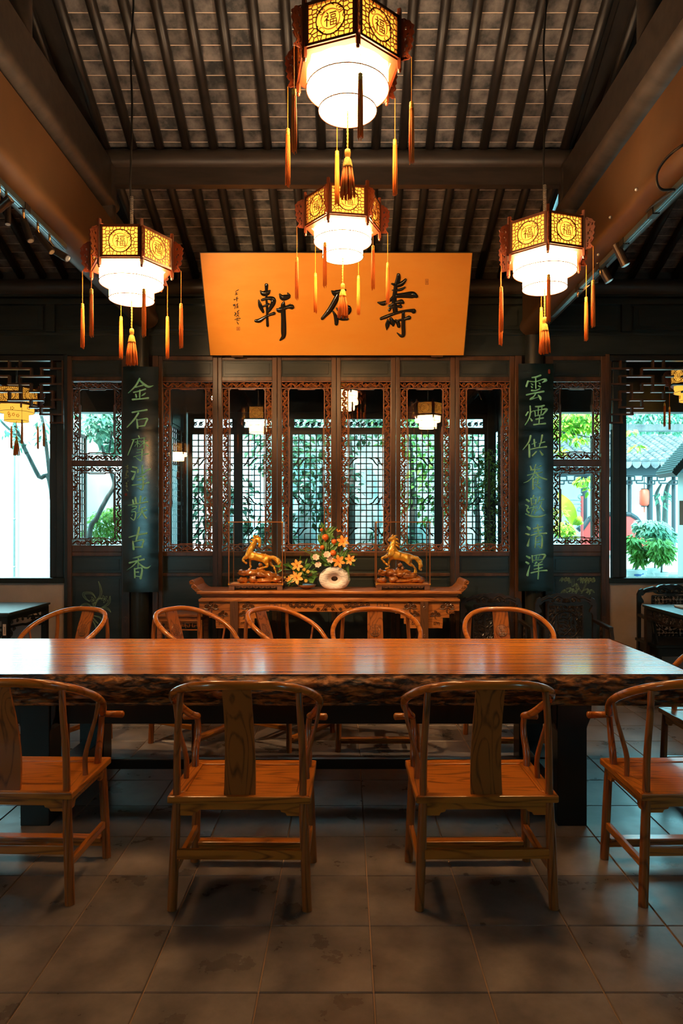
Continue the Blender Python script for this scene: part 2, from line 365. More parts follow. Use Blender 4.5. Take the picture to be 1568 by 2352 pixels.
for j in range(-12, 19):
    for i in range(-14, 14):
        x = GX+(i+.5)*TS; y = GY+(j+.5)*TS
        near = (-2 <= j <= 12) and abs(x-0.1) < (3.15 if j < 6 else 4.0) and abs((x)*F/y) < 880
        dz = random.uniform(-.0012, 0)
        if near and cnt < 300:
            t = bpy.data.objects.new('tile', tm); COL.objects.link(t); t.parent = fl; t.location = (x, y, dz); cnt += 1
            t.rotation_euler = (random.uniform(-.0012,.0012), random.uniform(-.0012,.0012), 0)
        else:
            rest.add([(v[0]+x, v[1]+y, v[2]+dz) for v in tb.v], tb.f)
rest.build('tiles_beyond', M['tile'], fl, kind='stuff')

# ================================================================== ROOF
def roof_z(y):            # underside of rafters
    if y <= 5.85: return 4.80+.5*(5.85-y)
    return 4.80-.05-.41*(y-5.85)
RD = .075                 # rafter height
RS = .2285
rbar = {}
def roof_part(name, y0, y1, x0, x1, label, bricks=True):
    c = thing(name, label, None, kind='structure')
    z0, z1 = roof_z(y0+1e-4), roof_z(y1); L = math.hypot(y1-y0, z1-z0); sl_ = (z1-z0)/(y1-y0); a = math.atan(sl_)
    # mortar sheet and roof deck, tilted
    d = Vector((0, math.cos(a), math.sin(a))); n = Vector((0, -math.sin(a), math.cos(a)))
    A = Vector((0, y0, z0))
    mb = MB()
    k0 = math.ceil((x0-.02)/RS); k1 = math.floor((x1-.02)/RS)
    for (q0, q1, mi) in ((RD+.003, RD+.03, 0), (RD+.03, RD+.14, 1)):
        v = []; xa, xb = (k0*RS+.02, k1*RS+.02) if mi == 0 and bricks else (x0, x1)
        for q in (q0, q1):
            for (xx, t) in ((xa,-.02),(xb,-.02),(xb,L+.02),(xa,L+.02)): v.append(A+d*t+n*q+Vector((xx,0,0)))
        mb.add(v, [(0,1,2,3),(7,6,5,4),(0,4,5,1),(1,5,6,2),(2,6,7,3),(3,7,4,0)], mi)
    mb.build('roof_deck', [M['mortar'] if bricks else M['rafter'], M['rafter']], c)
    # rafters
    k0 = math.ceil((x0-.02)/RS); k1 = math.floor((x1-.02)/RS)
    rm = MB(); rm.tube([(0,0,0), tuple(d*(L/2)), tuple(d*L)], .040, 10); 
    me = rm.mesh('rafter', M['rafter'], True)
    for k in range(k0, k1+1):
        o = bpy.data.objects.new('rafter', me); COL.objects.link(o); o.parent = c
        o.location = (k*RS+.02, y0, z0+.04)
    if bricks:
        BW = .108; nr = int(L/BW); bm_ = MB(); g = .0035
        hx, hy = RS/2-.001, BW/2-.0038
        bm_.box(-hx, hx, -hy, hy, 0, .014)
        me = bm_.mesh('brick', M['brick']); rot = Matrix.Rotation(a, 4, 'X')
        off = .04-(L-nr*BW)*0
        for r in range(nr+1):
            for k in range(k0, k1):
                p = A+d*(L-(r+.5)*BW)+n*(RD+random.uniform(-.002,.001))
                if (r+.5)*BW > L+.03: continue
                o = bpy.data.objects.new('brick', me); COL.objects.link(o); o.parent = c
                o.location = (k*RS+.02+RS/2, p.y, p.z); o.rotation_euler = (a, 0, random.uniform(-.012,.012))
    return c
random.seed(5)
roof_part('ceiling', 4.55, 5.90, -2.05, 1.95, 'upper roof slope of dark brick between round rafters in the middle bay')
roof_part('ceiling', 5.90, 7.25, -2.05, 1.95, 'lower roof slope behind the purlin in the middle bay')
roof_part('ceiling', 5.90, 7.25, -3.90, -2.08, 'lower roof slope left of the left beam')
roof_part('ceiling', 5.90, 7.25, 1.98, 3.90, 'lower roof slope right of the right beam')
for (a0, a1, x0, x1, br) in ((4.55,5.90,-5.6,-2.05,0),(4.55,5.90,1.95,5.6,0),(3.4,4.55,-5.6,5.6,0),(5.9,7.25,-5.6,-3.9,0),(5.9,7.25,3.9,5.6,0)):
    roof_part('ceiling', a0, a1, x0, x1, 'roof slope outside the middle bay', False)
mb = MB(); mb.add([(-5.6,3.4,6.11),(5.6,3.4,6.11),(5.6,-1.2,3.95),(-5.6,-1.2,3.95),(-5.6,3.4,6.2),(5.6,3.4,6.2),(5.6,-1.2,4.05),(-5.6,-1.2,4.05)],
                 [(0,1,2,3),(7,6,5,4),(0,4,5,1),(1,5,6,2),(2,6,7,3),(3,7,4,0)])
mb.build('ceiling', M['purlin'], kind='structure')['label'] = 'front slope of the roof'

# purlins
b = MB(); b.box(-5.5, 5.5, 7.24, 7.34, 3.6, 4.6); o = b.build('trim_7', M['purlin'], kind='structure'); o['label'] = 'board closing the eave above the back wall'
def cyl_x(name, x0, x1, y, z, r, m, label, extra=None):
    b = MB(); b.tube([(x0,y,z),((x0+x1)/2,y,z),(x1,y,z)], r, 20)
    if extra: extra(b)
    o = b.build(name, m, None, 'auto', kind='structure'); o['label'] = label; return o
cyl_x('roof_purlin', -5.5, 5.5, 5.88, 4.715, .085, M['purlin'], 'round middle purlin with flat tie board below',
      lambda b: b.box(-5.5, 5.5, 5.845, 5.915, 4.49, 4.64))
cyl_x('roof_purlin', -5.5, 5.5, 7.18, 4.08, .085, M['purlin'], 'round eave purlin over the back wall')
cyl_x('roof_purlin', -5.5, 5.5, 3.4, 5.85, .09, M['purlin'], 'ridge purlin')

def big_beam(xc, label, z0, z1, w, y0, y1, camber=.0, m='beam'):
    """moon beam: flat sides, bulging rounded bottom"""
    prof = [(-w*.38, 1), (-w*.38, .34)]
    for k in range(9):
        a = math.pi+math.pi*k/8; prof.append((math.cos(a)*w*.5, .20+.20*math.sin(a) if True else 0))
    prof += [(w*.38, .34), (w*.38, 1)]
    n = len(prof); vs = []; fs = []; st = 20
    for i in range(st+1):
        t = i/st; y = y0+(y1-y0)*t; dz = -camber*max(0, (t-.72)/.28)**2
        for (x, q) in prof:
            z = z0+(z1-z0)*q+(dz if q > .9 else 0)
            vs.append((xc+x, y, z))
    for i in range(st):
        for k in range(n):
            k2 = (k+1) % n; fs.append((i*n+k, (i+1)*n+k, (i+1)*n+k2, i*n+k2))
    fs += [tuple(range(n)), tuple(st*n+k for k in range(n-1,-1,-1))]
    b = MB(); b.add(vs, fs); o = b.build('roof_beam', M[m], None, 'auto', kind='structure'); o['label'] = label
    return o
big_beam(-2.06, 'heavy brown main beam on the left', 3.625, 4.18, .26, -1.0, 7.1, .10)
big_beam(1.91, 'heavy brown main beam on the right', 3.55, 4.08, .26, -1.0, 7.1, .10)
big_beam(-2.06, 'upper beam on the left', 4.27, 4.68, .22, .9, 5.95, 0, 'purlin')
big_beam(1.91, 'upper beam on the right', 4.24, 4.64, .22, .9, 5.95, 0, 'purlin')
for x in (-2.06, 1.91):
    b = MB(); b.tube([(x,5.86,4.02),(x,5.86,4.7)], .10, 16); o = b.build('roof_post', M['purlin'], None, 'auto', kind='structure'); o['label'] = 'short post between main beam and purlin'
    b = MB(); b.tube([(x+.0,4.35,4.6),(x,4.35,5.5)], .075, 16); o = b.build('roof_post', M['purlin'], None, 'auto', kind='structure'); o['label'] = 'short post on the upper beam'
    b = MB(); b.box(x-.06, x+.06, 5.95, 7.15, 4.12, 4.32); o = b.build('roof_beam', M['purlin'], kind='structure'); o['label'] = 'tie between post and eave'

# ================================================================== BACK WALL
WZ = 7.2; S = WZ/F
def WX(px): return (px-CX)*S
def WH(py): return EYE-(py-CY)*S
sill = WH(1327)
for (x0, x1, nm) in ((-5.5, WX(151), 'cream plaster wall under the left window'), (WX(1395), 5.5, 'cream plaster wall under the right window')):
    b = MB(); b.box(x0, x1, WZ, WZ+.12, 0, sill-.05); o = b.build('wall_back', M['plaster'], kind='structure'); o['label'] = nm
    b = MB(); b.box(x0, x1, WZ-.035, WZ+.16, sill-.055, sill); o = b.build('window_sill', M['sill'], bevel=.006, kind='structure'); o['label'] = nm.replace('cream plaster wall under', 'black sill of')
# header above doors
tr = thing('trim_1', 'dark timber frieze above the doors', None, kind='structure')
b = MB(); b.box(-5.5, 5.5, WZ-.02, WZ+.10, WH(818), WH(768)); b.box(-5.5,5.5,WZ-.035,WZ-.02,WH(772),WH(766)); b.build('lintel', M['doorpanel'], tr, bevel=.004)
b = MB(); b.box(-5.5, 5.5, WZ+.02, WZ+.10, WH(768), WH(640)); b.build('backing', M['doorpanel'], tr)
b = MB(); b.box(-5.5, 5.5, WZ-.03, WZ+.03, WH(700), WH(688)); b.box(-5.5,5.5,WZ-.05,WZ+.03,WH(684),WH(676)); b.build('moulding', M['doorpanel'], tr, bevel=.003)
x = -5.4
pm = MB(); pm.box(-.42,.42, -.005,.02, 0, WH(704)-WH(757)); pm.box(-.37,.37,-.012,0,.035,WH(704)-WH(757)-.035)
pmm = pm.mesh('frieze_panel', M['doorpanel'])
k = 0
xs = [WX(116)+.60*0+i*1.0 for i in range(-3, 8)]
for xx in xs:
    o = bpy.data.objects.new('frieze_panel', pmm); COL.objects.link(o); o.parent = tr; o.location = (xx+.5, WZ, WH(757))
    b = MB(); b.box(xx-.045, xx+.045, WZ-.012, WZ+.02, WH(762), WH(700)); b.build('frieze_stile', M['doorpanel'], tr)

# ---- carved openwork strips
def carve_strip(mb, L, wd, T, seed=0):
    """scrolling foliage between two fillets; T(u, v, d)"""
    rnd = random.Random(seed); r1 = .0065
    for v in (r1/2, wd-r1/2): mb.add([T(0,v-r1/2,0),T(L,v-r1/2,0),T(L,v+r1/2,0),T(0,v+r1/2,0),T(0,v-r1/2,.016),T(L,v-r1/2,.016),T(L,v+r1/2,.016),T(0,v+r1/2,.016)],
              [(0,3,2,1),(4,5,6,7),(0,1,5,4),(1,2,6,5),(2,3,7,6),(3,0,4,7)])
    n = max(2, round(L/.052)); hp = L/n; mid = wd/2; A = wd*.24
    pts = [(i*hp, mid+(A if i % 2 else -A), .017) for i in range(n+1)]
    mb.ribbon(pts, T, .010, 0, 3, caps=0)
    for i in range(n):
        cx = (i+.5)*hp; sg = 1 if i % 2 else -1
        cx = i*hp; cyv = mid-(A*.55 if i % 2 else -A*.55); rr = wd*.22; a0 = rnd.uniform(0, 6.28)
        if i == 0: continue
        sp = [(cx+rr*(1-.8*t/6)*math.cos(a0+sg*t*.85), cyv+rr*(1-.8*t/6)*math.sin(a0+sg*t*.85), .0105) for t in range(7)]
        mb.ribbon(sp, T, .011, .001, 1, caps=1)
        for q in range(3):
            a = rnd.uniform(0, 6.28); lx = cx+hp*.5+rnd.uniform(-.018,.018); lv = mid+rnd.uniform(-1,1)*wd*.34
            mb.ribbon([(lx-.014*math.cos(a), lv-.014*math.sin(a), .004), (lx, lv, .015), (lx+.014*math.cos(a), lv+.014*math.sin(a), .004)], T, .012, .001, 1, caps=0)
def carved_border(x0, x1, z0, z1, wd, y, seed=1):
    mb = MB()
    H = z1-z0; W = x1-x0
    carve_strip(mb, W, wd, lambda u, v, d: (x0+u, y-d, z1-v), seed)
    carve_strip(mb, W, wd, lambda u, v, d: (x0+u, y-d, z0+v), seed+1)
    carve_strip(mb, H-2*wd, wd, lambda u, v, d: (x0+v, y-d, z0+wd+u), seed+2)
    carve_strip(mb, H-2*wd, wd, lambda u, v, d: (x1-v, y-d, z0+wd+u), seed+3)
    # stepped inner lip
    cx = (x0+x1)/2; cz = (z0+z1)/2; iw = (W-2*wd)/2; ih = (H-2*wd)/2; q = .010; mx = iw*.5; mz = ih*.52
    path = [(-iw, -mz), (-iw, -ih+.02), (-iw+.02, -ih), (-mx, -ih), (-mx+.012, -ih+q), (mx-.012, -ih+q), (mx, -ih), (iw-.02, -ih), (iw, -ih+.02), (iw, -mz), (iw-q, -mz+.012), (iw-q, mz-.012), (iw, mz), (iw, ih-.02), (iw-.02, ih), (mx, ih), (mx-.012, ih-q), (-mx+.012, ih-q), (-mx, ih), (-iw+.02, ih), (-iw, ih-.02), (-iw, mz), (-iw+q, mz-.012), (-iw+q, -mz+.012)]
    for i in range(len(path)):
        a, c = path[i], path[(i+1) % len(path)]
        mb.bar((cx+a[0], y-.009, cz+a[1]), (cx+c[0], y-.009, cz+c[1]), .018, .010, up=(0,0,1) if abs(c[0]-a[0]) > abs(c[1]-a[1]) else (1,0,0), ext=.003)
    return mb

# ---- the six glazed leaves
DW = (1180.3-365)/6*S
zt, zb = WH(819), .12
cz0, cz1 = WH(1267.5), WH(876.5); cw = .074
lx0, lx1 = 9.5*S, DW-11.5*S
def leaf_frame(W, rails, x0, x1, y=0):
    b = MB(); b.box(.002, x0, y-.028, y+.028, zb, zt); b.box(x1, W-.002, y-.028, y+.028, zb, zt)
    for (r0, r1) in rails: b.box(x0, x1, y-.024, y+.024, r0, r1)
    # fillets
    return b
def panel_mb(x0, x1, z0, z1):
    b = MB(); b.box(x0, x1, -.006, .008, z0, z1); m = .030
    b.box(x0+m, x1-m, -.013, -.006, z0+m, z1-m)
    for (a, c, e, f) in ((x0, x1, z1-.008, z1), (x0, x1, z0, z0+.008), (x0, x0+.008, z0, z1), (x1-.008, x1, z0, z1)): b.box(a, c, -.018, 0, e, f)
    return b
rails = [(WH(828.5), zt), (cz1, WH(866.5)), (WH(1277), cz0), (WH(1323), WH(1316)), (zb, zb+.06)]
def make_leaf(name, W, x0, x1, label, carve_m='carve', twin=None, extra_rails=None):
    d = thing(name, label, None, kind='structure')
    leaf_frame(W, rails+(extra_rails or []), x0, x1).build('leaf_frame', M['door'], d, bevel=.004)
    for (z0, z1) in ((WH(866.5), WH(828.5)), (WH(1316), WH(1277)), (zb+.06, WH(1323))):
        panel_mb(x0, x1, z0, z1).build('panel', M['doorpanel'], d, bevel=.0015)
    for (a, c) in (twin or [(cz0, cz1)]):
        carved_border(x0, x1, a, c, cw, -.002, seed=int(a*100)).build('carved_border', M[carve_m], d)
        b = MB(); b.box(x0, x1, .010, .013, a, c); b.build('pane', M['glass'], d)
    return d
D1 = make_leaf('door_1', DW, lx0, lx1, 'glazed door leaf with carved red-brown border, first from the left pillar')
D1.location = (WX(365), WZ, 0)
for i in range(1, 6):
    r = dup(D1, (WX(365)+DW*i, WZ, 0), 0, 'glazed door leaf with carved red-brown border, number %d from the left pillar' % (i+1)); r.name = 'door_%d' % (i+1)
    tilt = (0, .012, -.006, .010, -.012, .004)[i]
    for c in r.children:
        if c.name.startswith('pane') and not c.name.startswith('panel'): pass
for (x0, x1) in ((WX(352), WX(365)), (WX(1180.3), WX(1196))):
    b = MB(); b.box(x0, x1, WZ-.04, WZ+.04, 0, zt); o = b.build('trim_2', M['door'], bevel=.004, kind='structure'); o['label'] = 'door jamb beside the pillar'
# side leaves
for (x0, x1) in ((WX(290), WX(353)), (WX(1195), WX(1260))):
    b = MB(); b.box(x0, x1, WZ+.03, WZ+.09, 0, WH(800)); o = b.build('trim_2', M['dark'], kind='structure'); o['label'] = 'dark board behind the pillar'
WL = (300-156)*S
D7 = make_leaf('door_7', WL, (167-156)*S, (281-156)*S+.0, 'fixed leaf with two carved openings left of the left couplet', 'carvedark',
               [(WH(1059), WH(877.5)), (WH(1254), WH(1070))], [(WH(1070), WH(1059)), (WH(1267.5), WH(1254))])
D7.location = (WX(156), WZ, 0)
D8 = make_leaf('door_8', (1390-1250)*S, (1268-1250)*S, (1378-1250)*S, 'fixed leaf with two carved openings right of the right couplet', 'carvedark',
               [(WH(1057), WH(876)), (WH(1252), WH(1070))], [(WH(1070), WH(1057)), (WH(1267.5), WH(1252))])
D8.location = (WX(1250), WZ, 0)
b = MB(); b.box(WX(1388), WX(1397), WZ-.03, WZ+.05, 0, WH(815)); b.build('trim_3', M['door'], kind='structure')['label'] = 'stile right of the right fixed leaf'
b = MB(); b.box(WX(150), WX(157), WZ-.03, WZ+.05, 0, WH(815)); b.build('trim_3', M['post'], kind='structure')['label'] = 'stile left of the left fixed leaf'

# painted orchid and bamboo outlines on the lower panels
def outline_leaf(mb, pts, wd, T, lw=1.6, mid=True):
    c = catmull([p+(0,) for p in pts], 6); n = len(c); A = []; B = []
    for i, p in enumerate(c):
        a = c[max(0, i-1)]; e = c[min(n-1, i+1)]; dx, dy = e[0]-a[0], e[1]-a[1]; L = math.hypot(dx, dy) or 1
        hw = wd/2*math.sin(math.pi*min(1, (i/(n-1))*.94+.03)); A.append((p[0]-dy/L*hw, p[1]+dx/L*hw, lw)); B.append((p[0]+dy/L*hw, p[1]-dx/L*hw, lw))
    for q in ([A, B]+([[ (p[0], p[1], lw*.7) for p in c]] if mid else [])): mb.ribbon(q, T, .0012, 0, 1, caps=1)
mb = MB(); T = lambda x, y, d: (WX(0+x/5.227), WZ-.0135-d, WH(1100+y/5.227))
for (pts, wd) in (([(1160,1460),(1210,1400),(1215,1320),(1187,1228)], 24), ([(1150,1420),(1100,1370),(1010,1375),(1030,1430),(1080,1470)], 26), ([(1200,1560),(1290,1510),(1320,1460),(1325,1405)], 26),
                  ([(1120,1540),(1060,1505),(1010,1505),(965,1530)], 20), ([(1160,1560),(1240,1550),(1300,1560),(1335,1598)], 22), ([(1140,1540),(1160,1480),(1190,1440),(1235,1430)], 14),
                  ([(1130,1640),(1200,1660),(1240,1700),(1258,1740)], 16), ([(1110,1650),(1150,1700),(1185,1735)], 14), ([(1120,1700),(1150,1760),(1160,1815)], 12), ([(1130,1560),(1125,1510),(1150,1480)], 12)):
    outline_leaf(mb, pts, wd, T, 3.0)
for (cx, cy_) in ((1125, 1455), (1260, 1440)):
    for k in range(5):
        a = k*1.256+.5; outline_leaf(mb, [(cx, cy_), (cx+22*math.cos(a), cy_+24*math.sin(a)), (cx+44*math.cos(a), cy_+46*math.sin(a))], 18, T, 2.6, False)
o = mb.build('painted_orchid', M['jadeline'], D7); o.matrix_parent_inverse = Matrix.Translation((-D7.location.x, -D7.location.y, 0))
mb = MB(); T = lambda x, y, d: (WX(1260+x/5.09), WZ-.0135-d, WH(1100+y/5.09)); rb = random.Random(4)
for (cx, cy_) in ((150,1150),(200,1148),(230,1150),(370,1150),(400,1155),(440,1150),(480,1155),(520,1150),(180,1290),(250,1270),(280,1280),(340,1280),(320,1220),(450,1280),(490,1290)):
    for a in (2.3, 1.7, 1.1) if cy_ < 1200 else (2.6, 1.9, .9):
        a += rb.uniform(-.25,.25); L = rb.uniform(50, 75); outline_leaf(mb, [(cx, cy_), (cx+L*.5*math.cos(a), cy_+L*.5*math.sin(a)), (cx+L*math.cos(a), cy_+L*math.sin(a))], 15, T, 2.4)
for (x0, y0, x1, y1) in ((265,1165,265,1260),(290,1165,290,1250),(380,1340,460,1180),(370,1340,445,1180),(200,1330,250,1300)):
    mb.ribbon([(x0,y0,2.6),(x1,y1,2.6)], T, .0012)
o = mb.build('painted_bamboo', M['jadeline'], D8); o.matrix_parent_inverse = Matrix.Translation((-D8.location.x, -D8.location.y, 0))

# openwork friezes over the side openings
H_ = [(245,0,375),(245,495,760),(335,0,110),(335,235,640),(430,100,375),(430,490,760),(520,0,250),(520,360,640),(620,100,510),(620,625,760),(710,360,640),(795,485,760),(895,610,760)]
V_ = [(110,150,245),(240,150,245),(630,150,245),(375,245,335),(500,245,335),(240,335,520),(635,335,430),(110,335,430),(110,520,620),(370,430,520),(370,620,710),(495,430,620),(635,520,710),(490,710,795),(620,795,895),(755,150,900)]
def frieze(name, fx, label):
    t = thing(name, label, None, kind='structure')
    for (y, a, c) in H_:
        b = MB(); b.box(min(fx(a), fx(c))-.008, max(fx(a), fx(c))+.008, WZ-.015, WZ+.03, WH(800+y/5.227)-.009, WH(800+y/5.227)+.009); b.build('lattice_bar', M['door'], t)
    for (x, a, c) in V_:
        b = MB(); b.box(fx(x)-.009, fx(x)+.009, WZ-.014, WZ+.029, WH(800+c/5.227), WH(800+a/5.227)); b.build('lattice_bar', M['door'], t)
    for e in (1, 2):       # the same key pattern goes on outside the picture
        for (y, a, c) in H_[:8]:
            sh = -760*e
            b = MB(); b.box(min(fx(a+sh), fx(c+sh))-.008, max(fx(a+sh), fx(c+sh))+.008, WZ-.015, WZ+.03, WH(800+y/5.227)-.009, WH(800+y/5.227)+.009); b.build('lattice_bar', M['dark'], t)
    b = MB(); b.box(min(fx(770), fx(-1700)), max(fx(770), fx(-1700)), WZ-.02, WZ+.04, WH(829), WH(815)); b.build('top_rail', M['dark'], t)
frieze('window_1', lambda x: WX(x/5.227), 'dark key-pattern lattice over the left window opening')
frieze('window_2', lambda x: WX(1399.5+(760-x)/5.227), 'dark key-pattern lattice over the right window opening')

# folded casements standing in the side openings
def casement(name, fx, label):
    t = thing(name, label, None, kind='structure')
    b = MB(); x0, x1 = sorted((fx(0), fx(17))); b.box(x0, x1, WZ+.06, WZ+.14, sill, WH(830)); b.build('folded_stile', M['post'], t, bevel=.006)
    b = MB(); x0, x1 = sorted((fx(19), fx(36))); b.box(x0, x1, WZ+.02, WZ+.09, sill, WH(830)); b.build('folded_stile', M['post'], t, bevel=.006)
    x = fx(39.5); b = MB()
    for (y0, y1) in ((WZ+.10, WZ+.14), (WZ+.56, WZ+.60)): b.box(x-.012, x+.012, y0, y1, sill, WH(985))
    for zz in (sill, sill+.08, sill+.36, WH(985)-.03): b.box(x-.012, x+.012, WZ+.10, WZ+.60, zz, zz+.035)
    b.build('shutter_frame', M['shutter'], t)
    b = MB(); z = sill+.40
    while z < WH(985)-.04: b.box(x-.006, x+.006, WZ+.14, WZ+.56, z, z+.012); z += .075
    for k in range(1, 6): yy = WZ+.14+k*.07; b.box(x-.006, x+.006, yy-.006, yy+.006, sill+.39, WH(985))
    b.build('shutter_lattice', M['shutter'], t)
    b = MB(); b.box(x-.004, x+.004, WZ+.14, WZ+.56, sill+.03, sill+.37); b.build('shutter_panel', M['shutter'], t)
casement('window_3', lambda p: WX(108+p), 'folded black casement left of the left fixed leaf')
casement('window_4', lambda p: WX(1444-p), 'folded black casement right of the right fixed leaf')

# side walls, front wall with windows behind the camera
for x, n in ((-5.6, 'left'), (5.5, 'right')):
    b = MB(); b.box(x, x+.1, -1.0, 9.5, -.1, 6.3); b.build('wall_'+n, M['plaster'], kind='structure')['label'] = 'plaster side wall on the '+n
b = MB(); b.box(-5.6, 5.6, -1.0, -.9, 0, 1.05); b.box(-5.6, 5.6, -1.0, -.9, 2.95, 4.3)
for x0_, x1_ in ((-5.6,-4.75),(-3.75,3.75),(4.75,5.6)): b.box(x0_, x1_, -1.0, -.9, 1.05, 2.95)
b.build('wall_front', M['dark'], kind='structure')['label'] = 'front wall of the hall with windows'
b = MB(); b.box(-7, 7, -3.0, -1.0, 3.25, 3.4); b.build('ceiling', M['dark'], kind='structure')['label'] = 'unseen porch roof added to shade the front windows'  # added out of view to cut the daylight from behind the camera
b = MB(); b.box(-9, 9, -6.2, -6.0, -.1, 4.2); b.build('wall_front', M['white'], kind='structure')['label'] = 'unseen wall added opposite the front windows to dim them'  # added out of view, blocks sky light from the front windows
b = MB(); b.box(-9, 9, -6.2, -3.0, -.2, -.1); b.build('ground', M['pave'], kind='structure')['label'] = 'front courtyard paving'

# pillars
for x in (PX(321, 7.12), PX(1226, 7.12)):
    b = MB(); b.tube([(x,7.12,.16),(x,7.12,2),(x,7.12,4.1)], .092, 24, cap=True); b.lathe([(.13,0),(.15,.05),(.14,.12),(.10,.17)], 24, (x,7.12,0))
    b.build('pillar', M['post'], None, 'auto', kind='structure')['label'] = 'round dark pillar behind the %s couplet board' % ('left' if x < 0 else 'right')
print('setting ok')

# ================================================================== WRITING
CH = {}
CH['xuan'] = (450,560,4.48,[[(725,425,30),(723,540,18),(730,650,20),(732,750,20),(736,840,24)],[(662,483,10),(688,510,40),(735,505,40),(760,482,14)],
 [(645,582,14),(662,640,34),(690,700,22)],[(680,578,20),(740,560,26),(790,570,40),(795,605,40),(765,665,28),(735,705,18)],[(690,645,16),(750,618,16)],[(616,793,26),(655,790,34),(725,745,20),(803,716,26)],
 [(862,520,16),(892,555,46),(955,540,34),(942,506,10)],[(832,672,16),(860,683,44),(935,655,24),(985,650,40)],[(905,595,12),(895,640,38),(900,760,40),(902,900,44),(898,955,34),(866,990,14)],[(925,640,8),(970,625,12)]])
CH['shi'] = (640,380,5.227,[[(636,1508,16),(682,1535,60),(760,1500,24),(800,1496,20)],[(715,1545,40),(690,1600,52),(620,1725,52),(522,1838,30)],[(652,1755,18),(676,1800,34),(692,1860,44),(690,1900,36)],
 [(690,1712,12),(740,1745,44),(825,1705,50),(842,1745,50),(800,1790,44),(750,1830,40)],[(715,1830,34),(765,1838,44),(818,1842,34)]])
CH['shou'] = (780,560,4.9,[[(660,350,30),(655,405,42),(632,470,34),(620,560,38),(612,650,44),(625,760,44)],[(585,450,14),(645,466,36),(700,447,40),(740,405,24)],[(590,522,10),(650,522,22),(700,510,24),(733,488,12)],
 [(430,660,14),(490,672,40),(560,640,26),(620,592,34),(720,580,46),(820,575,58),(862,592,30)],[(555,700,22),(620,665,20),(690,655,46),(712,662,26)],[(558,745,26),(600,705,16),(685,706,30)],
 [(466,842,28),(520,822,32),(600,790,26),(720,758,22),(800,752,30),(830,758,44)],[(540,855,14),(537,910,42),(528,965,10)],[(575,845,30),(595,890,50),(600,918,20)],[(625,858,16),(650,880,36),(665,925,34)],
 [(660,860,16),(720,850,24),(778,832,38)],[(715,780,28),(714,900,34),(716,1020,34),(690,1038,26),(645,1002,10)]])
CH['jin'] = (270,830,8.4,[[(425,335,36),(340,480,34),(205,610,12)],[(430,370,34),(520,450,46),(600,490,40),(690,465,6)],[(345,500,26),(420,480,24),(485,460,32)],[(312,598,28),(420,572,26),(535,535,32)],[(430,560,30),(425,700,30)],[(350,640,30),(360,688,36)],[(540,610,14),(505,638,32),(460,668,8)],[(290,735,38),(440,726,26),(590,708,38)]])
CH['shi2'] = (270,830,8.4,[[(285,985,32),(420,960,28),(562,936,36)],[(400,1000,38),(320,1120,36),(180,1270,18)],[(370,1120,30),(385,1285,38)],[(390,1130,20),(480,1113,24),(572,1105,34),(548,1170,30),(520,1240,28)],[(400,1256,24),(520,1242,28)]])
CH['mo'] = (270,830,8.4,[[(405,1440,26),(425,1485,16)],[(280,1510,20),(400,1492,16),(540,1470,18)],[(310,1520,26),(270,1620,22),(195,1810,14)],[(340,1560,14),(440,1540,14)],[(385,1520,16),(385,1650,16)],[(380,1570,12),(330,1640,8)],[(390,1570,12),(430,1605,16)],
 [(450,1555,14),(580,1530,16)],[(510,1490,20),(510,1670,20)],[(505,1570,12),(420,1650,8)],[(520,1570,12),(585,1630,28)],[(380,1710,16),(510,1682,20)],[(370,1760,14),(510,1740,16)],[(310,1842,18),(450,1805,18),(590,1782,24)],[(470,1690,22),(470,1800,24),(455,1920,26),(400,1890,22),(350,1850,6)]])
CH['suo'] = (270,1060,7.35,[[(255,92,22),(320,108,36)],[(232,165,22),(290,178,36)],[(302,190,6),(278,240,28),(252,295,44)],[(345,140,32),(340,180,34)],[(418,72,36),(414,130,36),(418,195,34)],[(545,128,30),(490,152,30),(420,210,20),(318,240,6)],
 [(332,267,20),(470,240,28)],[(335,315,20),(465,300,26)],[(250,400,26),(400,385,24),(525,355,30)],[(430,250,34),(432,400,34),(408,478,28),(335,430,6)]])
CH['yi'] = (270,1060,7.35,[[(255,650,26),(265,705,30)],[(298,615,36),(312,700,32)],[(388,592,36),(375,680,32)],[(462,618,34),(430,655,14)],[(180,740,18),(340,712,22),(505,680,30)],[(250,760,20),(320,757,18),(300,792,18),(240,822,12)],[(235,850,14),(300,850,20),(300,920,20),(272,990,22),(220,950,12)],[(250,895,10),(240,915,12)],
 [(372,740,24),(355,835,14)],[(350,832,14),(465,768,20)],[(330,872,14),(490,820,24)],[(412,790,22),(400,870,22),(340,960,20)],[(420,860,18),(450,920,36),(482,955,34)]])
CH['gu'] = (270,1060,7.35,[[(362,1118,36),(338,1230,36),(310,1335,28)],[(195,1280,22),(340,1242,26),(490,1212,36)],[(255,1350,26),(268,1482,40)],[(260,1362,16),(350,1337,22),(440,1325,30),(422,1385,30),(410,1448,30)],[(282,1446,18),(420,1446,24)]])
CH['xiang'] = (270,1060,7.35,[[(388,1600,32),(320,1620,26),(258,1632,10)],[(202,1712,32),(320,1682,26),(445,1652,34)],[(350,1640,20),(346,1780,22)],[(330,1690,26),(250,1770,22),(155,1835,6)],[(350,1710,20),(430,1780,36),(500,1800,32),(560,1755,8)],[(286,1810,30),(290,1960,26)],[(290,1820,18),(408,1802,30),(388,1970,44)],[(300,1872,18),(350,1870,26)],[(300,1935,16),(390,1945,18)]])
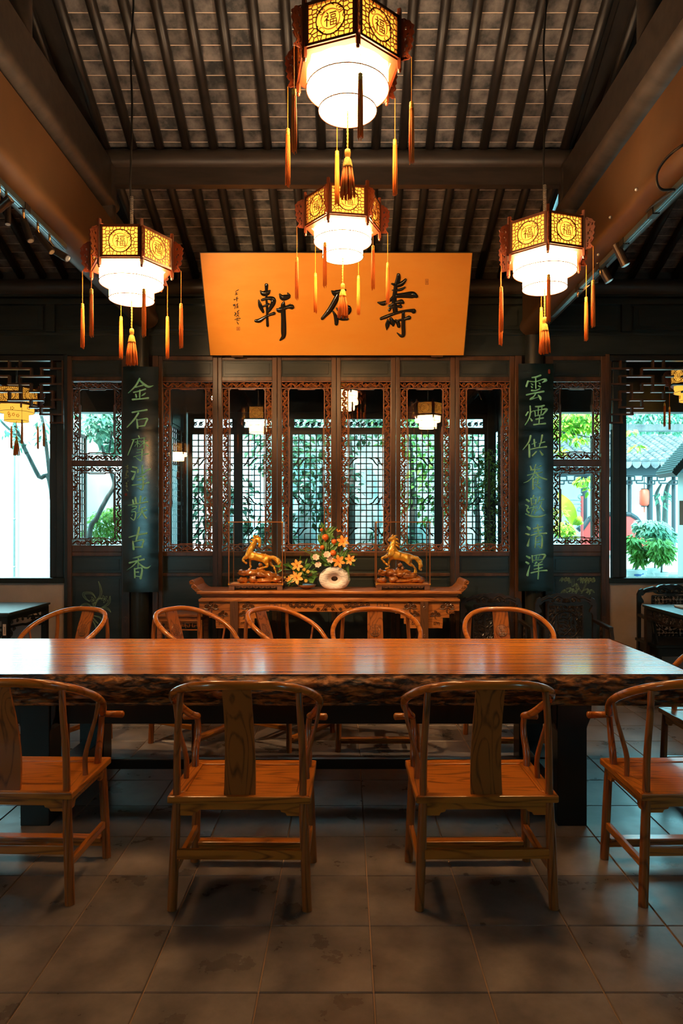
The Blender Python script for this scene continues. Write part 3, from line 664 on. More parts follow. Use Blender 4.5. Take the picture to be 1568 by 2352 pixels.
CH['yun'] = (1180,830,8.4,[[(350,312,26),(430,302,34),(508,272,40)],[(242,480,40),(270,385,36)],[(270,382,20),(420,392,22),(560,345,28),(620,362,56),(550,408,18)],[(418,330,26),(422,520,26)],[(330,428,12),(360,452,30)],[(330,478,10),(350,502,30)],[(478,410,12),(500,432,30)],[(460,470,10),(505,488,34)],[(342,562,34),(420,562,24),(492,530,24)],[(245,645,32),(400,612,30),(570,582,38)],[(425,612,24),(380,680,26),(312,732,36),(400,712,18),(462,690,16)],[(465,650,20),(508,700,52),(516,738,32)]])
CH['yan'] = (1180,830,8.4,[[(312,865,28),(316,1000,28),(282,1120,24),(215,1225,16)],[(232,1042,30),(270,980,30)],[(342,972,20),(300,1010,10)],[(310,1090,12),(342,1140,42)],[(415,872,28),(500,872,36),(578,852,36)],[(350,965,16),(400,962,22),(412,1060,20)],[(400,952,14),(520,932,22),(638,922,40),(560,1022,30)],[(470,890,20),(465,1030,20)],[(540,890,18),(520,1010,22)],[(420,1050,18),(560,1030,24)],[(425,1117,28),(560,1092,34)],[(495,1060,22),(482,1190,24)],[(385,1222,34),(480,1212,28),(600,1200,38)]])
CH['gong'] = (1180,830,8.4,[[(322,1440,42),(285,1560,32),(175,1702,14)],[(295,1610,36),(298,1845,36)],[(390,1510,36),(402,1640,28)],[(345,1600,16),(430,1562,18)],[(545,1430,42),(522,1550,26),(490,1640,22)],[(480,1592,16),(590,1555,30)],[(310,1702,26),(450,1672,26),(622,1650,38)],[(432,1742,30),(358,1822,32)],[(500,1730,20),(548,1800,46)]])
CH['yang'] = (1180,1060,7.35,[[(275,80,20),(295,132,38)],[(368,55,20),(332,150,16)],[(458,75,28),(385,105,6)],[(280,147,22),(430,132,20)],[(230,232,20),(350,202,18),(470,182,24)],[(355,150,18),(310,260,20),(240,330,16),(165,360,8)],[(370,182,18),(430,262,34),(550,302,28)],[(350,245,22),(380,268,10)],[(320,290,22),(318,462,26)],[(320,296,16),(402,276,22),(395,370,20)],[(330,332,12),(390,327,12)],[(330,372,12),(390,367,12)],[(318,470,20),(352,430,8)],[(430,370,18),(390,402,8)],[(360,395,14),(440,455,32)]])
CH['yao'] = (1180,1060,7.35,[[(212,642,30),(250,672,36)],[(195,735,16),(240,762,24),(215,820,22),(252,862,32)],[(200,885,18),(300,925,32),(430,932,36),(540,895,8)],[(332,577,26),(315,612,14)],[(285,622,22),(300,740,20)],[(290,632,14),(372,620,20),(360,722,20)],[(300,670,10),(360,665,10)],[(300,720,12),(360,715,12)],[(250,797,16),(385,757,18)],[(330,745,14),(332,775,14)],[(320,790,18),(290,890,14)],[(320,822,14),(372,802,18),(345,882,20)],[(440,600,26),(400,705,16)],[(420,672,14),(502,642,22)],[(470,682,16),(430,790,16),(375,842,8)],[(430,740,14),(500,830,26)]])
CH['qing'] = (1180,1060,7.35,[[(222,1100,24),(262,1136,50)],[(198,1220,22),(250,1235,38)],[(268,1280,6),(242,1380,32),(235,1420,44)],[(400,1070,30),(412,1205,28)],[(330,1132,26),(480,1102,28)],[(345,1182,22),(462,1162,22)],[(290,1250,24),(400,1222,22),(545,1212,30)],[(370,1270,24),(356,1455,22)],[(370,1272,16),(470,1257,30),(465,1462,32),(405,1415,8)],[(375,1332,14),(430,1322,16)],[(370,1372,14),(430,1362,18)]])
CH['ze'] = (1180,1060,7.35,[[(212,1600,24),(262,1627,40)],[(205,1700,28),(240,1722,42)],[(268,1750,6),(242,1860,32),(230,1920,42)],[(305,1590,22),(315,1700,20)],[(310,1597,14),(450,1572,20),(525,1585,42),(480,1662,20)],[(380,1580,14),(370,1650,18)],[(432,1580,14),(402,1650,14)],[(330,1672,16),(480,1655,18)],[(355,1732,20),(380,1702,30)],[(472,1690,26),(420,1722,16)],[(340,1762,20),(480,1740,22)],[(340,1822,20),(480,1790,22)],[(410,1720,18),(415,1850,24),(405,1980,26)],[(290,1882,28),(420,1852,22),(550,1842,34)]])

# ---- plaque
A_ = P(485, 816, 7.10); B_ = P(1062, 816, 7.10); C_ = P(460, 581, 6.61); D_ = P(1080, 580, 6.61)
wz = (B_.x-A_.x); up = (C_-A_); up.x = 0; Hp = up.length; up.normalize(); nf = Vector((0, -up.z, up.y)); nf = -nf if nf.y > 0 else nf
pl = thing('plaque', 'large orange horizontal plaque with three black characters tilted over the doors', 'plaque', tuple(A_))
x0p = A_.x-.01; Wp = wz+.02
def TP(x, y, d): return Vector((x-A_.x, 0, 0))+up*y+nf*d
b = MB(); b.prism([(x0p,0),(x0p+Wp,0),(x0p+Wp,Hp),(x0p,Hp)], TP, -.035, 0); b.build('board', M['plaque'], pl)
b = MB()
for (a, c, e, f) in ((x0p-.006, x0p, -.006, Hp+.006), (x0p+Wp, x0p+Wp+.006, -.006, Hp+.006), (x0p-.006, x0p+Wp+.006, -.006, 0), (x0p-.006, x0p+Wp+.006, Hp, Hp+.006)):
    b.prism([(a,e),(c,e),(c,f),(a,f)], TP, -.038, .003)
b.build('edging', M['plaqueedge'], pl)
def plaque_uv(px, py):      # ray through the picture onto the plaque plane, done once to lay out the lettering
    d = Vector(((px-CX)/F, 1, -(py-CY)/F)); o = Vector((0,0,EYE)); t = (A_-o).dot(nf)/d.dot(nf); q = o+d*t
    return q.x, (q-A_).dot(up)
def letter(parent, key, uv, T3, m, depth, name='character', fat=1.0):
    ox, oy, k, st = CH[key]; mb = MB()
    u0, v0 = uv(ox, oy); u1, v1 = uv(ox+100, oy); sc1 = (u1-u0)/100/k*fat
    for s_ in st:
        q = []
        for (x, y, wd) in s_:
            u, v = uv(ox+x/k, oy+y/k); q.append((u, v, wd*sc1))
        mb.ribbon(q, T3, depth, .0005, 4)
    return mb.build(name, m, parent, True)
for kx in ('xuan', 'shi', 'shou'): letter(pl, kx, plaque_uv, TP, M['ink'], .014, fat=1.38)
CH['sig'] = (450,560,4.48,[[(405,492,3),(436,473,5)],[(412,500,4),(416,522,5)],[(405,510,3),(425,505,4)],[(403,524,4),(428,518,4)],[(425,548,5),(412,560,4)],[(405,573,3),(432,562,5)],[(420,555,4),(419,588,5)],
  [(392,568,3),(400,572,4),(393,580,3),(388,572,3)],[(380,630,4),(402,622,5),(385,640,4),(405,635,4),(398,668,4)],[(412,630,3),(432,618,4)],[(425,615,4),(426,655,5)],[(412,645,3),(436,640,4)],[(412,660,4),(436,655,4)],
  [(400,705,5),(412,720,4),(394,735,4)],[(405,712,4),(403,745,4)],[(420,705,3),(442,685,5)],[(428,690,4),(432,720,4)],[(416,722,3),(442,712,4)],[(420,735,4),(440,730,4)],[(430,735,4),(415,750,4)],[(430,735,3),(442,752,5)],[(398,782,4),(420,770,4),(455,768,6)],[(425,760,4),(424,790,4)],[(410,785,4),(445,785,4)],[(420,800,4),(434,825,6)]])
letter(pl, 'sig', plaque_uv, TP, M['ink'], .003, 'signature', 1.7)
for (px, py, a, c) in ((547, 755, 3.6, 3.6), (980, 647.5, 3, 6)):
    mb = MB()
    for (dx0, dy0, dx1, dy1) in ((-a,-c,a,-c),(a,-c,a,c),(a,c,-a,c),(-a,c,-a,-c),(-a*.5,-c*.5,a*.5,-c*.5),(-a*.5,0,a*.6,0),(0,-c*.5,0,c*.6),(-a*.5,c*.5,a*.5,c*.5)):
        u, v = plaque_uv(px+dx0, py+dy0); u2, v2 = plaque_uv(px+dx1, py+dy1); mb.ribbon([(u,v,.0032),(u2,v2,.0032)], TP, .002, .0004)
    mb.build('seal', M['seal'], pl)
for px in (545, 1003): b = MB(); u, v = plaque_uv(px, 816); b.prism([(u-.06,-.016),(u+.06,-.016),(u+.06,.0),(u-.06,.0)], TP, -.05, .012); b.build('bracket', M['door'], pl)

# ---- couplets: boards curved round the pillars
def couplet(px0, px1, py0, py1, keys, label, sig):
    Zc = 7.0; x0, x1 = PX(px0, Zc), PX(px1, Zc); z0, z1 = PZ(py1, Zc), PZ(py0, Zc); xc = (x0+x1)/2; hw = (x1-x0)/2
    R = 2.2
    def surf(u, d): a = u/R; return (R+d)*math.sin(a), -(R+d)*math.cos(a)+R
    def T(u, v, d):
        x, y = surf(u-xc, d); return (x, y, v)
    t = thing('couplet_board', label, 'board', (xc, Zc, 0))
    b = MB(); n = 14; vs = []; fs = []
    for i in range(n+1):
        u = -hw*1.03+2*hw*1.03*i/n
        for d in (0, -.022):
            x, y = surf(u, d); vs += [(x,y,z0),(x,y,z1)]
    for i in range(n):
        a = i*4; c = a+4; fs += [(a,c,c+1,a+1),(a+2,a+3,c+3,c+2),(a+1,c+1,c+3,a+3),(a,a+2,c+2,c)]
    fs += [(0,1,3,2),(n*4,n*4+2,n*4+3,n*4+1)]
    b.add(vs, fs); b.build('board', M['couplet'], t, 'auto')
    uv = lambda px, py: (PX(px, Zc), PZ(py, Zc))
    for kx in keys: letter(t, kx, uv, T, M['jade'], .009)
    if sig:
        mb = MB(); r = random.Random(8)
        for (cx, cy_, w_, h_) in ((165,95,60,60),(165,170,50,60),(150,215,50,50),(150,270,90,60),(155,350,50,60),(150,420,40,50)):
            for k in range(6):
                a = r.choice((0, 1.57, .5, 2.4)); x = cx+r.uniform(-.35,.35)*w_; y = cy_+r.uniform(-.4,.4)*h_; L = r.uniform(8, 22)
                uu = [uv(270+(x+q*L*math.cos(a)+(4 if q == 0 else 0))/7.35, 1060+(y+q*L*math.sin(a))/7.35) for q in (-1,0,1)]
                mb.ribbon([(p[0], p[1], .0028) for p in uu], T, .002)
        uu = [uv(270+x/7.35, 1060+y/7.35) for (x, y) in ((145,468),(172,500))]; mb.ribbon([(p[0], p[1], .006) for p in uu], T, .002)
        mb.build('inscription', M['jadeline'], t)
        mb = MB(); u, v = uv(289, 1136)
        for q in range(4): mb.ribbon([(u-.011, v-.010+q*.0066, .004), (u+.011, v-.010+q*.0066, .004)], T, .002)
        for q in (-1, 0, 1): mb.ribbon([(u+q*.010, v-.012, .003), (u+q*.010, v+.012, .003)], T, .002)
        mb.build('seal', M['seal'], t)
    else:
        mb = MB(); u, v = uv(1261, 853); mb.ribbon([(u,v+.012,.024),(u,v-.012,.024)], T, .003); mb.build('seal', M['seal'], t)
couplet(283, 362, 842, 1360, ['jin','shi2','mo','suo','yi','gu','xiang'], 'tall black curved board with green characters on the left pillar', True)
couplet(1192, 1270, 835, 1358, ['yun','yan','gong','yang','yao','qing','ze'], 'tall black curved board with green characters on the right pillar', False)

# ================================================================== LANTERNS
FU = [[(24,6,5),(31,15,7)],[(8,30,4),(36,26,6),(24,44,5),(8,58,3)],[(24,44,6),(24,94,6)],[(27,50,4),(38,60,6)],[(46,12,5),(88,10,6)],[(52,26,5),(54,44,5)],[(52,26,4),(84,25,5),(82,43,5)],[(54,42,4),(82,42,4)],
      [(48,56,5),(50,92,5)],[(48,56,4),(90,54,5),(88,92,6)],[(69,55,4),(69,90,4)],[(50,72,4),(88,71,4)],[(50,90,4),(88,90,4)]]
def voronoi_edges(W, H, nx, ny, seed):
    r = random.Random(seed); pts = [((i+.5+r.uniform(-.32,.32))*W/nx-W/2, (j+.5+r.uniform(-.32,.32))*H/ny-H/2) for i in range(nx) for j in range(ny)]
    E = {}
    for a in pts:
        poly = [(-W/2,-H/2),(W/2,-H/2),(W/2,H/2),(-W/2,H/2)]
        near = sorted(pts, key=lambda q: (q[0]-a[0])**2+(q[1]-a[1])**2)[1:12]
        for q in near:
            mx, my = (a[0]+q[0])/2, (a[1]+q[1])/2; dx, dy = q[0]-a[0], q[1]-a[1]; out = []
            for i in range(len(poly)):
                p1, p2 = poly[i], poly[(i+1) % len(poly)]
                s1 = (p1[0]-mx)*dx+(p1[1]-my)*dy; s2 = (p2[0]-mx)*dx+(p2[1]-my)*dy
                if s1 <= 0: out.append(p1)
                if s1*s2 < 0: t = s1/(s1-s2); out.append((p1[0]+(p2[0]-p1[0])*t, p1[1]+(p2[1]-p1[1])*t))
            poly = out
            if len(poly) < 3: break
        for i in range(len(poly)):
            p1, p2 = poly[i], poly[(i+1) % len(poly)]
            if math.hypot(p1[0]-p2[0], p1[1]-p2[1]) < .002: continue
            key = tuple(sorted(((round(p1[0],4), round(p1[1],4)), (round(p2[0],4), round(p2[1],4))))); E[key] = 1
    return list(E)
SIDE = .245; RH = .245; AP = RH*math.cos(math.pi/6)
PH = .165; PWd = .205            # open part of a panel
panel_b = MB(); TQ = lambda x, y, d: (x, -d, y)
for (p, q) in voronoi_edges(PWd, PH, 10, 8, 2):
    if math.hypot(*p) < .058 and math.hypot(*q) < .058: continue
    if max(math.hypot(*p), math.hypot(*q)) < .066: continue
    panel_b.bar((p[0], 0, p[1]), (q[0], 0, q[1]), .0034, .004, up=(0,1,0))
for rr, ww in ((.066, .005), (.043, .0022)):
    c = [(rr*math.cos(2*math.pi*k/24), rr*math.sin(2*math.pi*k/24)) for k in range(25)]
    for i in range(24): panel_b.bar((c[i][0],0,c[i][1]), (c[i+1][0],0,c[i+1][1]), ww, .005, up=(0,1,0), ext=.001)
for k in range(4):
    a = k*math.pi/2+.78
    c = [((.055+.009*math.cos(t*.9))*math.cos(a+.26*math.sin(t*.9)), (.055+.009*math.cos(t*.9))*math.sin(a+.26*math.sin(t*.9))) for t in range(8)]
    for i in range(7): panel_b.bar((c[i][0],0,c[i][1]), (c[i+1][0],0,c[i+1][1]), .0018, .004, up=(0,1,0))
for s_ in FU: panel_b.ribbon([((x-49)*.00066, (50-y)*.00066, wd*.00095) for x, y, wd in s_], TQ, .004, -.001, 2, caps=1)
pm_screen = panel_b.mesh('pierced_screen', M['lframe'])
b = MB(); t_ = .012
b.box(-SIDE/2+.008, SIDE/2-.008, -.008, .008, PH/2, PH/2+t_); b.box(-SIDE/2+.008, SIDE/2-.008, -.008, .008, -PH/2-t_, -PH/2)
b.box(-SIDE/2+.008, -PWd/2, -.008, .008, -PH/2-t_, PH/2+t_); b.box(PWd/2, SIDE/2-.008, -.008, .008, -PH/2-t_, PH/2+t_)
pm_frame = b.mesh('panel_frame', M['lframe'])
b = MB(); b.box(-PWd/2, PWd/2, .006, .007, -PH/2, PH/2); pm_silk = b.mesh('silk', M['lpaper'])
# carved corner fin (dragon-head bracket)
fin = [(0,.0),(.012,-.004),(.020,.010),(.034,-.002),(.044,.006),(.036,.016),(.030,.030),(.042,.036),(.052,.050),(.044,.064),(.056,.078),(.050,.096),(.060,.112),(.054,.128),(.060,.142),(.048,.152),(.040,.166),(.026,.172),(.014,.182),(0,.178)]
fb = MB(); TF = lambda x, y, d: (x, d, y)
n = len(fin)
holes = [((.018,.045),.008),((.034,.085),.007),((.020,.115),.007),((.036,.135),.006),((.014,.078),.005)]
# plate built as vertical strips between the back edge and the outline with gaps for the piercings
inner = [(.010, y) for x, y in fin]
for i in range(n-1):
    a, c = fin[i], fin[i+1]
    for (s0, s1) in ((0, .28), (.45, .72), (.80, 1.0)) if i % 3 == 1 else ((0, .45), (.62, 1.0)) if i % 3 == 2 else ((0, 1.0),):
        fb.prism([(a[0]*s0, a[1]), (a[0]*s1+.0004, a[1]), (c[0]*s1+.0004, c[1]), (c[0]*s0, c[1])], TF, -.004, .004)
for k in range(4):
    cy2 = .04+k*.038; fb.tube([(.030+.014*math.cos(t)*(1-t/12), 0, cy2+.014*math.sin(t)*(1-t/12)) for t in [q*.7 for q in range(9)]], .0035, 6)
fm = fb.mesh('corner_fin', M['lfin'])
def tassel_meshes():
    r = random.Random(3)
    b = MB(); b.tube([(0,0,0),(0,0,-.20)], .0016, 6); cord = b.mesh('cord', M['tassel'])
    b = MB(); b.lathe([(.004,-.196),(.0095,-.200),(.0095,-.205),(.0085,-.207),(.0100,-.212),(.0100,-.222),(.0085,-.225),(.0105,-.230)], 10); cap_ = b.mesh('tassel_cap', M['tassely'], 'auto')
    b = MB()
    for k in range(16):
        a = 2*math.pi*k/16; rr = .0095 if k % 2 else .0065
        b.tube([(rr*.8*math.cos(a), rr*.8*math.sin(a), -.226), (rr*math.cos(a), rr*math.sin(a), -.34), (rr*1.15*math.cos(a), rr*1.15*math.sin(a), -.455-r.uniform(0,.02))], [.0028,.0030,.0016], 5)
    strands = b.mesh('tassel_strands', M['tassel'], True)
    return cord, cap_, strands
t_cord, t_cap, t_str = tassel_meshes()
r = random.Random(4)
b = MB()
pts = []
for k in range(2):
    b.tube([(.0022*math.cos(q*.8+k*3.14), .0022*math.sin(q*.8+k*3.14), -q*.0045) for q in range(42)], .0024, 5)
ct_cord = b.mesh('twisted_cord', M['tassely'], True)
b = MB(); b.lathe([(.004,-.172),(.012,-.178),(.014,-.190),(.013,-.205),(.010,-.212),(.013,-.218),(.019,-.235),(.023,-.255),(.024,-.262)], 14)
for s_ in (-1, 1):
    for k in range(6):
        b.tube([((.0135+.0105*q/6)*math.cos(k*1.047+s_*q*.17), (.0135+.0105*q/6)*math.sin(k*1.047+s_*q*.17), -.218-.042*q/6) for q in range(7)], .0012, 4)
ct_head = b.mesh('tassel_head', M['tassely'], True)
b = MB()
for k in range(80):
    a = r.uniform(0, 6.28); rr = r.choice((.023,.020,.014)); 
    b.tube([(rr*.85*math.cos(a), rr*.85*math.sin(a), -.258), (rr*1.25*math.cos(a), rr*1.25*math.sin(a), -.32), (rr*1.5*math.cos(a+.05), rr*1.5*math.sin(a+.05), -.385-r.uniform(0,.012))], [.0028,.0032,.002], 4)
ct_str = b.mesh('tassel_fringe', M['tassel'], True)
def put(me, name, parent, loc=(0,0,0), rot=(0,0,0), sc3=None):
    o = bpy.data.objects.new(name, me); COL.objects.link(o); o.parent = parent; o.location = loc; o.rotation_euler = rot
    if sc3: o.scale = sc3
    return o
def lantern(loc, rz, label, group, dim=False, cable_top=None, bulb=BULB_W):
    """origin: centre of the lowest disc"""
    t = thing('palace_lantern', label, 'lantern', loc, rz, group)
    dr = M['ldrum2'] if dim else M['ldrum']
    z1, z2, z3 = .097, .172, .372; zm = (z2+z3)/2
    b = MB(); b.lathe([(.186,z1),(.186,z2+.02)], 40); b.build('upper_drum', dr, t, 'auto')
    b = MB(); b.lathe([(.131,0),(.131,z1+.002)], 36); b.build('lower_drum', dr, t, 'auto')
    b = MB()
    for (rr, zz) in ((.1885, z1-.001), (.1335, -.001)):
        b.tube([(rr*math.cos(2*math.pi*k/40), rr*math.sin(2*math.pi*k/40), zz) for k in range(40)], .0026, 6, closed=True)
    b.build('drum_ring', M['lring'], t, True)
    if dim:
        b = MB(); rr = random.Random(int(loc[0]*10))
        for k in range(9):
            a = rr.uniform(0, 6.28); zz = rr.uniform(.02,.08) if k % 2 else rr.uniform(.115,.155); R_ = (.131 if k % 2 else .186)+.0015
            for q in range(5):
                a2 = a+.09*math.cos(q*1.25); z_ = zz+.014*math.sin(q*1.25); b.ball((R_*math.cos(a2), R_*math.sin(a2), z_), .008, 6, 4, (.5,.5,1))
        b.build('flower_print', M['print'], t)
    # hexagonal body
    for k in range(6):
        a = math.radians(60*k+30)-math.pi/2; cx, cy_ = AP*math.cos(a), AP*math.sin(a); rot = (0,0,a+math.pi/2)
        f = put(pm_frame, 'panel_frame', t, (cx, cy_, zm), rot)
        put(pm_screen, 'pierced_screen', f, (0,-.004,0)); put(pm_silk, 'silk', f)
        a2 = math.radians(60*k)-math.pi/2; x, y = RH*math.cos(a2), RH*math.sin(a2)
        b = MB(); b.box(-.009,.009,-.009,.009, z2-.038, z3+.030); b.lathe([(.004,0),(.008,.004),(.008,.012),(.004,.016)], 8, (0,0,z2-.052)); o = b.build('corner_post', M['lframe'], t, bevel=.002); o.location = (x, y, 0); o.rotation_euler = (0,0,a2)
        put(fm, 'corner_fin', t, (x*1.035, y*1.035, z2+.0), (0,0,a2))
        tx, ty = (RH+.055)*math.cos(a2), (RH+.055)*math.sin(a2)
        s_ = put(t_str, 'side_tassel', t, (tx, ty, z2+.004), (0,0,a2)); put(t_cord, 'cord', s_); put(t_cap, 'tassel_cap', s_)
    b = MB()
    for k in range(6):    # flared base rim and top cross bars
        a = math.radians(60*k)-math.pi/2; a1 = a+math.pi/3
        R0, R1 = RH-.004, .205
        p = [(R0*math.cos(a), R0*math.sin(a), z2), (R0*math.cos(a1), R0*math.sin(a1), z2), (R1*math.cos(a1), R1*math.sin(a1), z2-.002), (R1*math.cos(a), R1*math.sin(a), z2-.002)]
        b.add(p+[(q[0],q[1],q[2]+.010) for q in p], [(0,1,2,3),(7,6,5,4),(0,4,5,1),(1,5,6,2),(2,6,7,3),(3,7,4,0)])
    b.build('body_rim', M['lfin'], t)
    for k in range(3):
        a = math.radians(60*k)-math.pi/2; R0 = RH-.004; b = MB(); b.bar((-R0*math.cos(a), -R0*math.sin(a), z3+.001*k), (R0*math.cos(a), R0*math.sin(a), z3+.001*k), .012, .010); b.build('cross_bar', M['lfin'], t)
    b = MB(); b.lathe([(.02,z3-.02),(.02,z3+.02)], 10); b.build('hub', M['lfin'], t)
    s_ = put(ct_str, 'centre_tassel', t); put(ct_cord, 'twisted_cord', s_); put(ct_head, 'tassel_head', s_)
    if cable_top:
        r = random.Random(int(loc[1]*100)); H = cable_top-loc[2]
        b = MB(); b.tube([(0,0,z3)]+[(r.uniform(-.008,.008), r.uniform(-.008,.008), z3+(H-z3)*q/8) for q in range(1,8)]+[(0,0,H)], .006, 6, 3); b.build('cable', M['cable'], t, True)
        b = MB()
        for q in range(22): b.tube([(0,0,z3+.02+q*.011), (0,0,z3+.027+q*.011)], .0095, 8)
        b.build('conduit', M['conduit'], t)
    if bulb:
        l = bpy.data.lights.new('lantern_bulb', 'POINT'); l.energy = bulb; l.color = (1.0,.84,.62); l.shadow_soft_size = .05
        o = bpy.data.objects.new('lantern_bulb', l); COL.objects.link(o); o.parent = t; o.location = (0,0,z2+.045)
    return t
GL = 'large pierced lanterns over the table'
lantern((.006,3.15,3.494), math.radians(10), 'nearest and highest lit lantern, cut off by the top of the picture', GL, cable_top=6.0)
lantern((-.023,4.5,3.355), math.radians(39), 'lit lantern hanging in front of the orange plaque', GL, cable_top=5.45)
lantern((-1.305,4.2,2.975), math.radians(30), 'lit lantern hanging on the left, above the left couplet board', GL, cable_top=5.6)
lantern((1.207,4.2,3.045), math.radians(-12), 'lit lantern hanging on the right, above the right couplet board', GL, cable_top=5.6)
lantern((PX(38,7.9),7.9,2.80), math.radians(36), 'yellow lantern outside the left window', 'lanterns outside the side windows', True, 3.5, 3)
lantern((PX(1588,7.9),7.9,3.03), math.radians(25), 'lantern outside the right window, cut by the picture edge', 'lanterns outside the side windows', True, 3.5, 3)
lantern((-3.59,-.30,2.99), math.radians(20), 'lantern near the front left of the hall, seen mirrored in the first glazed leaf', 'lantern by the front wall', cable_top=4.1)
print('lanterns ok')

# ================================================================== LONG TABLE
tx0, tx1 = -3.35, 1.835; ty0, ty1 = 3.635, 4.775; tz = .82; th_ = .168
tt = thing('slab_table', 'long live-edge slab table with glossy orange-brown top and bark-like rough edge', 'table', ((tx0+tx1)/2, (ty0+ty1)/2, 0))
ox, oy = tt.location.x, tt.location.y
b = MB(); n = 150
def edge_f(x): return ty0+.010*noise.noise(Vector((x*1.3, 0, 0)))+.004*noise.noise(Vector((x*9, 3, 0)))
def edge_b(x): return ty1+.014*noise.noise(Vector((x*1.1, 7, 0)))
def edge_r(y): return tx1+.02*noise.noise(Vector((y*3, 11, 0)))
vs = []
for i in range(n+1):
    t = i/n; x = tx0+(tx1-tx0)*t; f, k = edge_f(x), edge_b(x)
    if i == n: vs += [(edge_r(f)-.01-ox, f-oy, tz), (edge_r(4.2)-ox, 4.2-oy, tz), (edge_r(k)-.02-ox, k-oy, tz)]
    else: vs += [(x-ox, f-oy, tz), (x-ox, (f+k)/2-oy, tz), (x-ox, k-oy, tz)]
fs = []
for i in range(n):
    for k in range(2): a = i*3+k; fs.append((a, a+3, a+4, a+1))
b.add(vs, fs)
b.build('table_top', M['slab'], tt)
b = MB()
def rough_wall(P0, P1, out, f_edge, st, rows=14):
    """displaced bark band between the top edge and the underside"""
    vs = []; fs = []
    for i in range(st+1):
        t = i/st; base = f_edge(t)
        for k in range(rows+1):
            q = k/rows; z = tz-th_*q
            u = t*(P1-P0)
            bulge = .030*math.sin(math.pi*min(1, q*1.15))*1.0-.035*q*q
            d = bulge+.030*noise.noise(Vector((u*2.2, z*7, 1.3)))+.020*noise.noise(Vector((u*9, z*24, 4)))+.013*noise.noise(Vector((u*24, z*75, 9)))+.007*noise.noise(Vector((u*60, z*160, 3)))
            d *= min(1, q*7)
            vs.append((base[0]+out[0]*d-ox, base[1]+out[1]*d-oy, z+(.010*noise.noise(Vector((u*3, 5, 2))) if k == rows else 0)))
    for i in range(st):
        for k in range(rows): a = i*(rows+1)+k; fs.append((a, a+1, a+rows+2, a+rows+1))
    b.add(vs, fs)
rough_wall(tx0, tx1, (0,-1), lambda t: (tx0+(tx1-tx0)*t-(.01 if t == 1 else 0), edge_f(tx0+(tx1-tx0)*t)), 900, 22)
rough_wall(0, 1.14, (1,0), lambda t: (edge_r(ty0+(ty1-ty0)*t)-(.01 if t in (0,) else 0), ty0+(ty1-ty0)*t), 60)
rough_wall(tx1, tx0, (0,1), lambda t: (tx1+(tx0-tx1)*t, edge_b(tx1+(tx0-tx1)*t)), 120)
b.box(tx0-ox, tx1-.06-ox, ty0+.02-oy, ty1-.03-oy, tz-th_-.004, tz-th_+.01)
b.build('live_edge', M['bark'], tt, True)
b = MB(); b.box(tx0+.05-ox, 1.16-ox, 3.78-oy, 3.84-oy, .515, .66); b.build('apron', M['black'], tt, bevel=.004)
b = MB(); b.box(tx0+.05-ox, 1.16-ox, 4.56-oy, 4.62-oy, .515, .66); b.build('apron', M['black'], tt, bevel=.004)
for xc in (-1.66, 1.205):
    for y0 in (3.68, 4.50):
        b = MB(); b.box(xc-.078-ox, xc+.078-ox, y0-oy, y0+.155-oy, 0, .66)
        T = lambda x, y, d: (xc+x-ox, y0+d-oy, y)
        b.prism([(.078,.66),(.078,.50),(.085,.53),(.105,.58),(.108,.66)], T, .01, .145); b.prism([(-.078,.66),(-.108,.66),(-.105,.58),(-.085,.53),(-.078,.50)], T, .01, .145)
        b.build('leg', M['black'], tt, bevel=.004)
    b = MB(); b.box(xc-.06-ox, xc+.06-ox, 3.83-oy, 4.51-oy, .08, .20); b.build('stretcher', M['black'], tt, bevel=.004)
b = MB(); b.box(-1.66-ox, 1.205-ox, 4.14-oy, 4.18-oy, .14, .20); b.build('stretcher', M['black'], tt, bevel=.004)

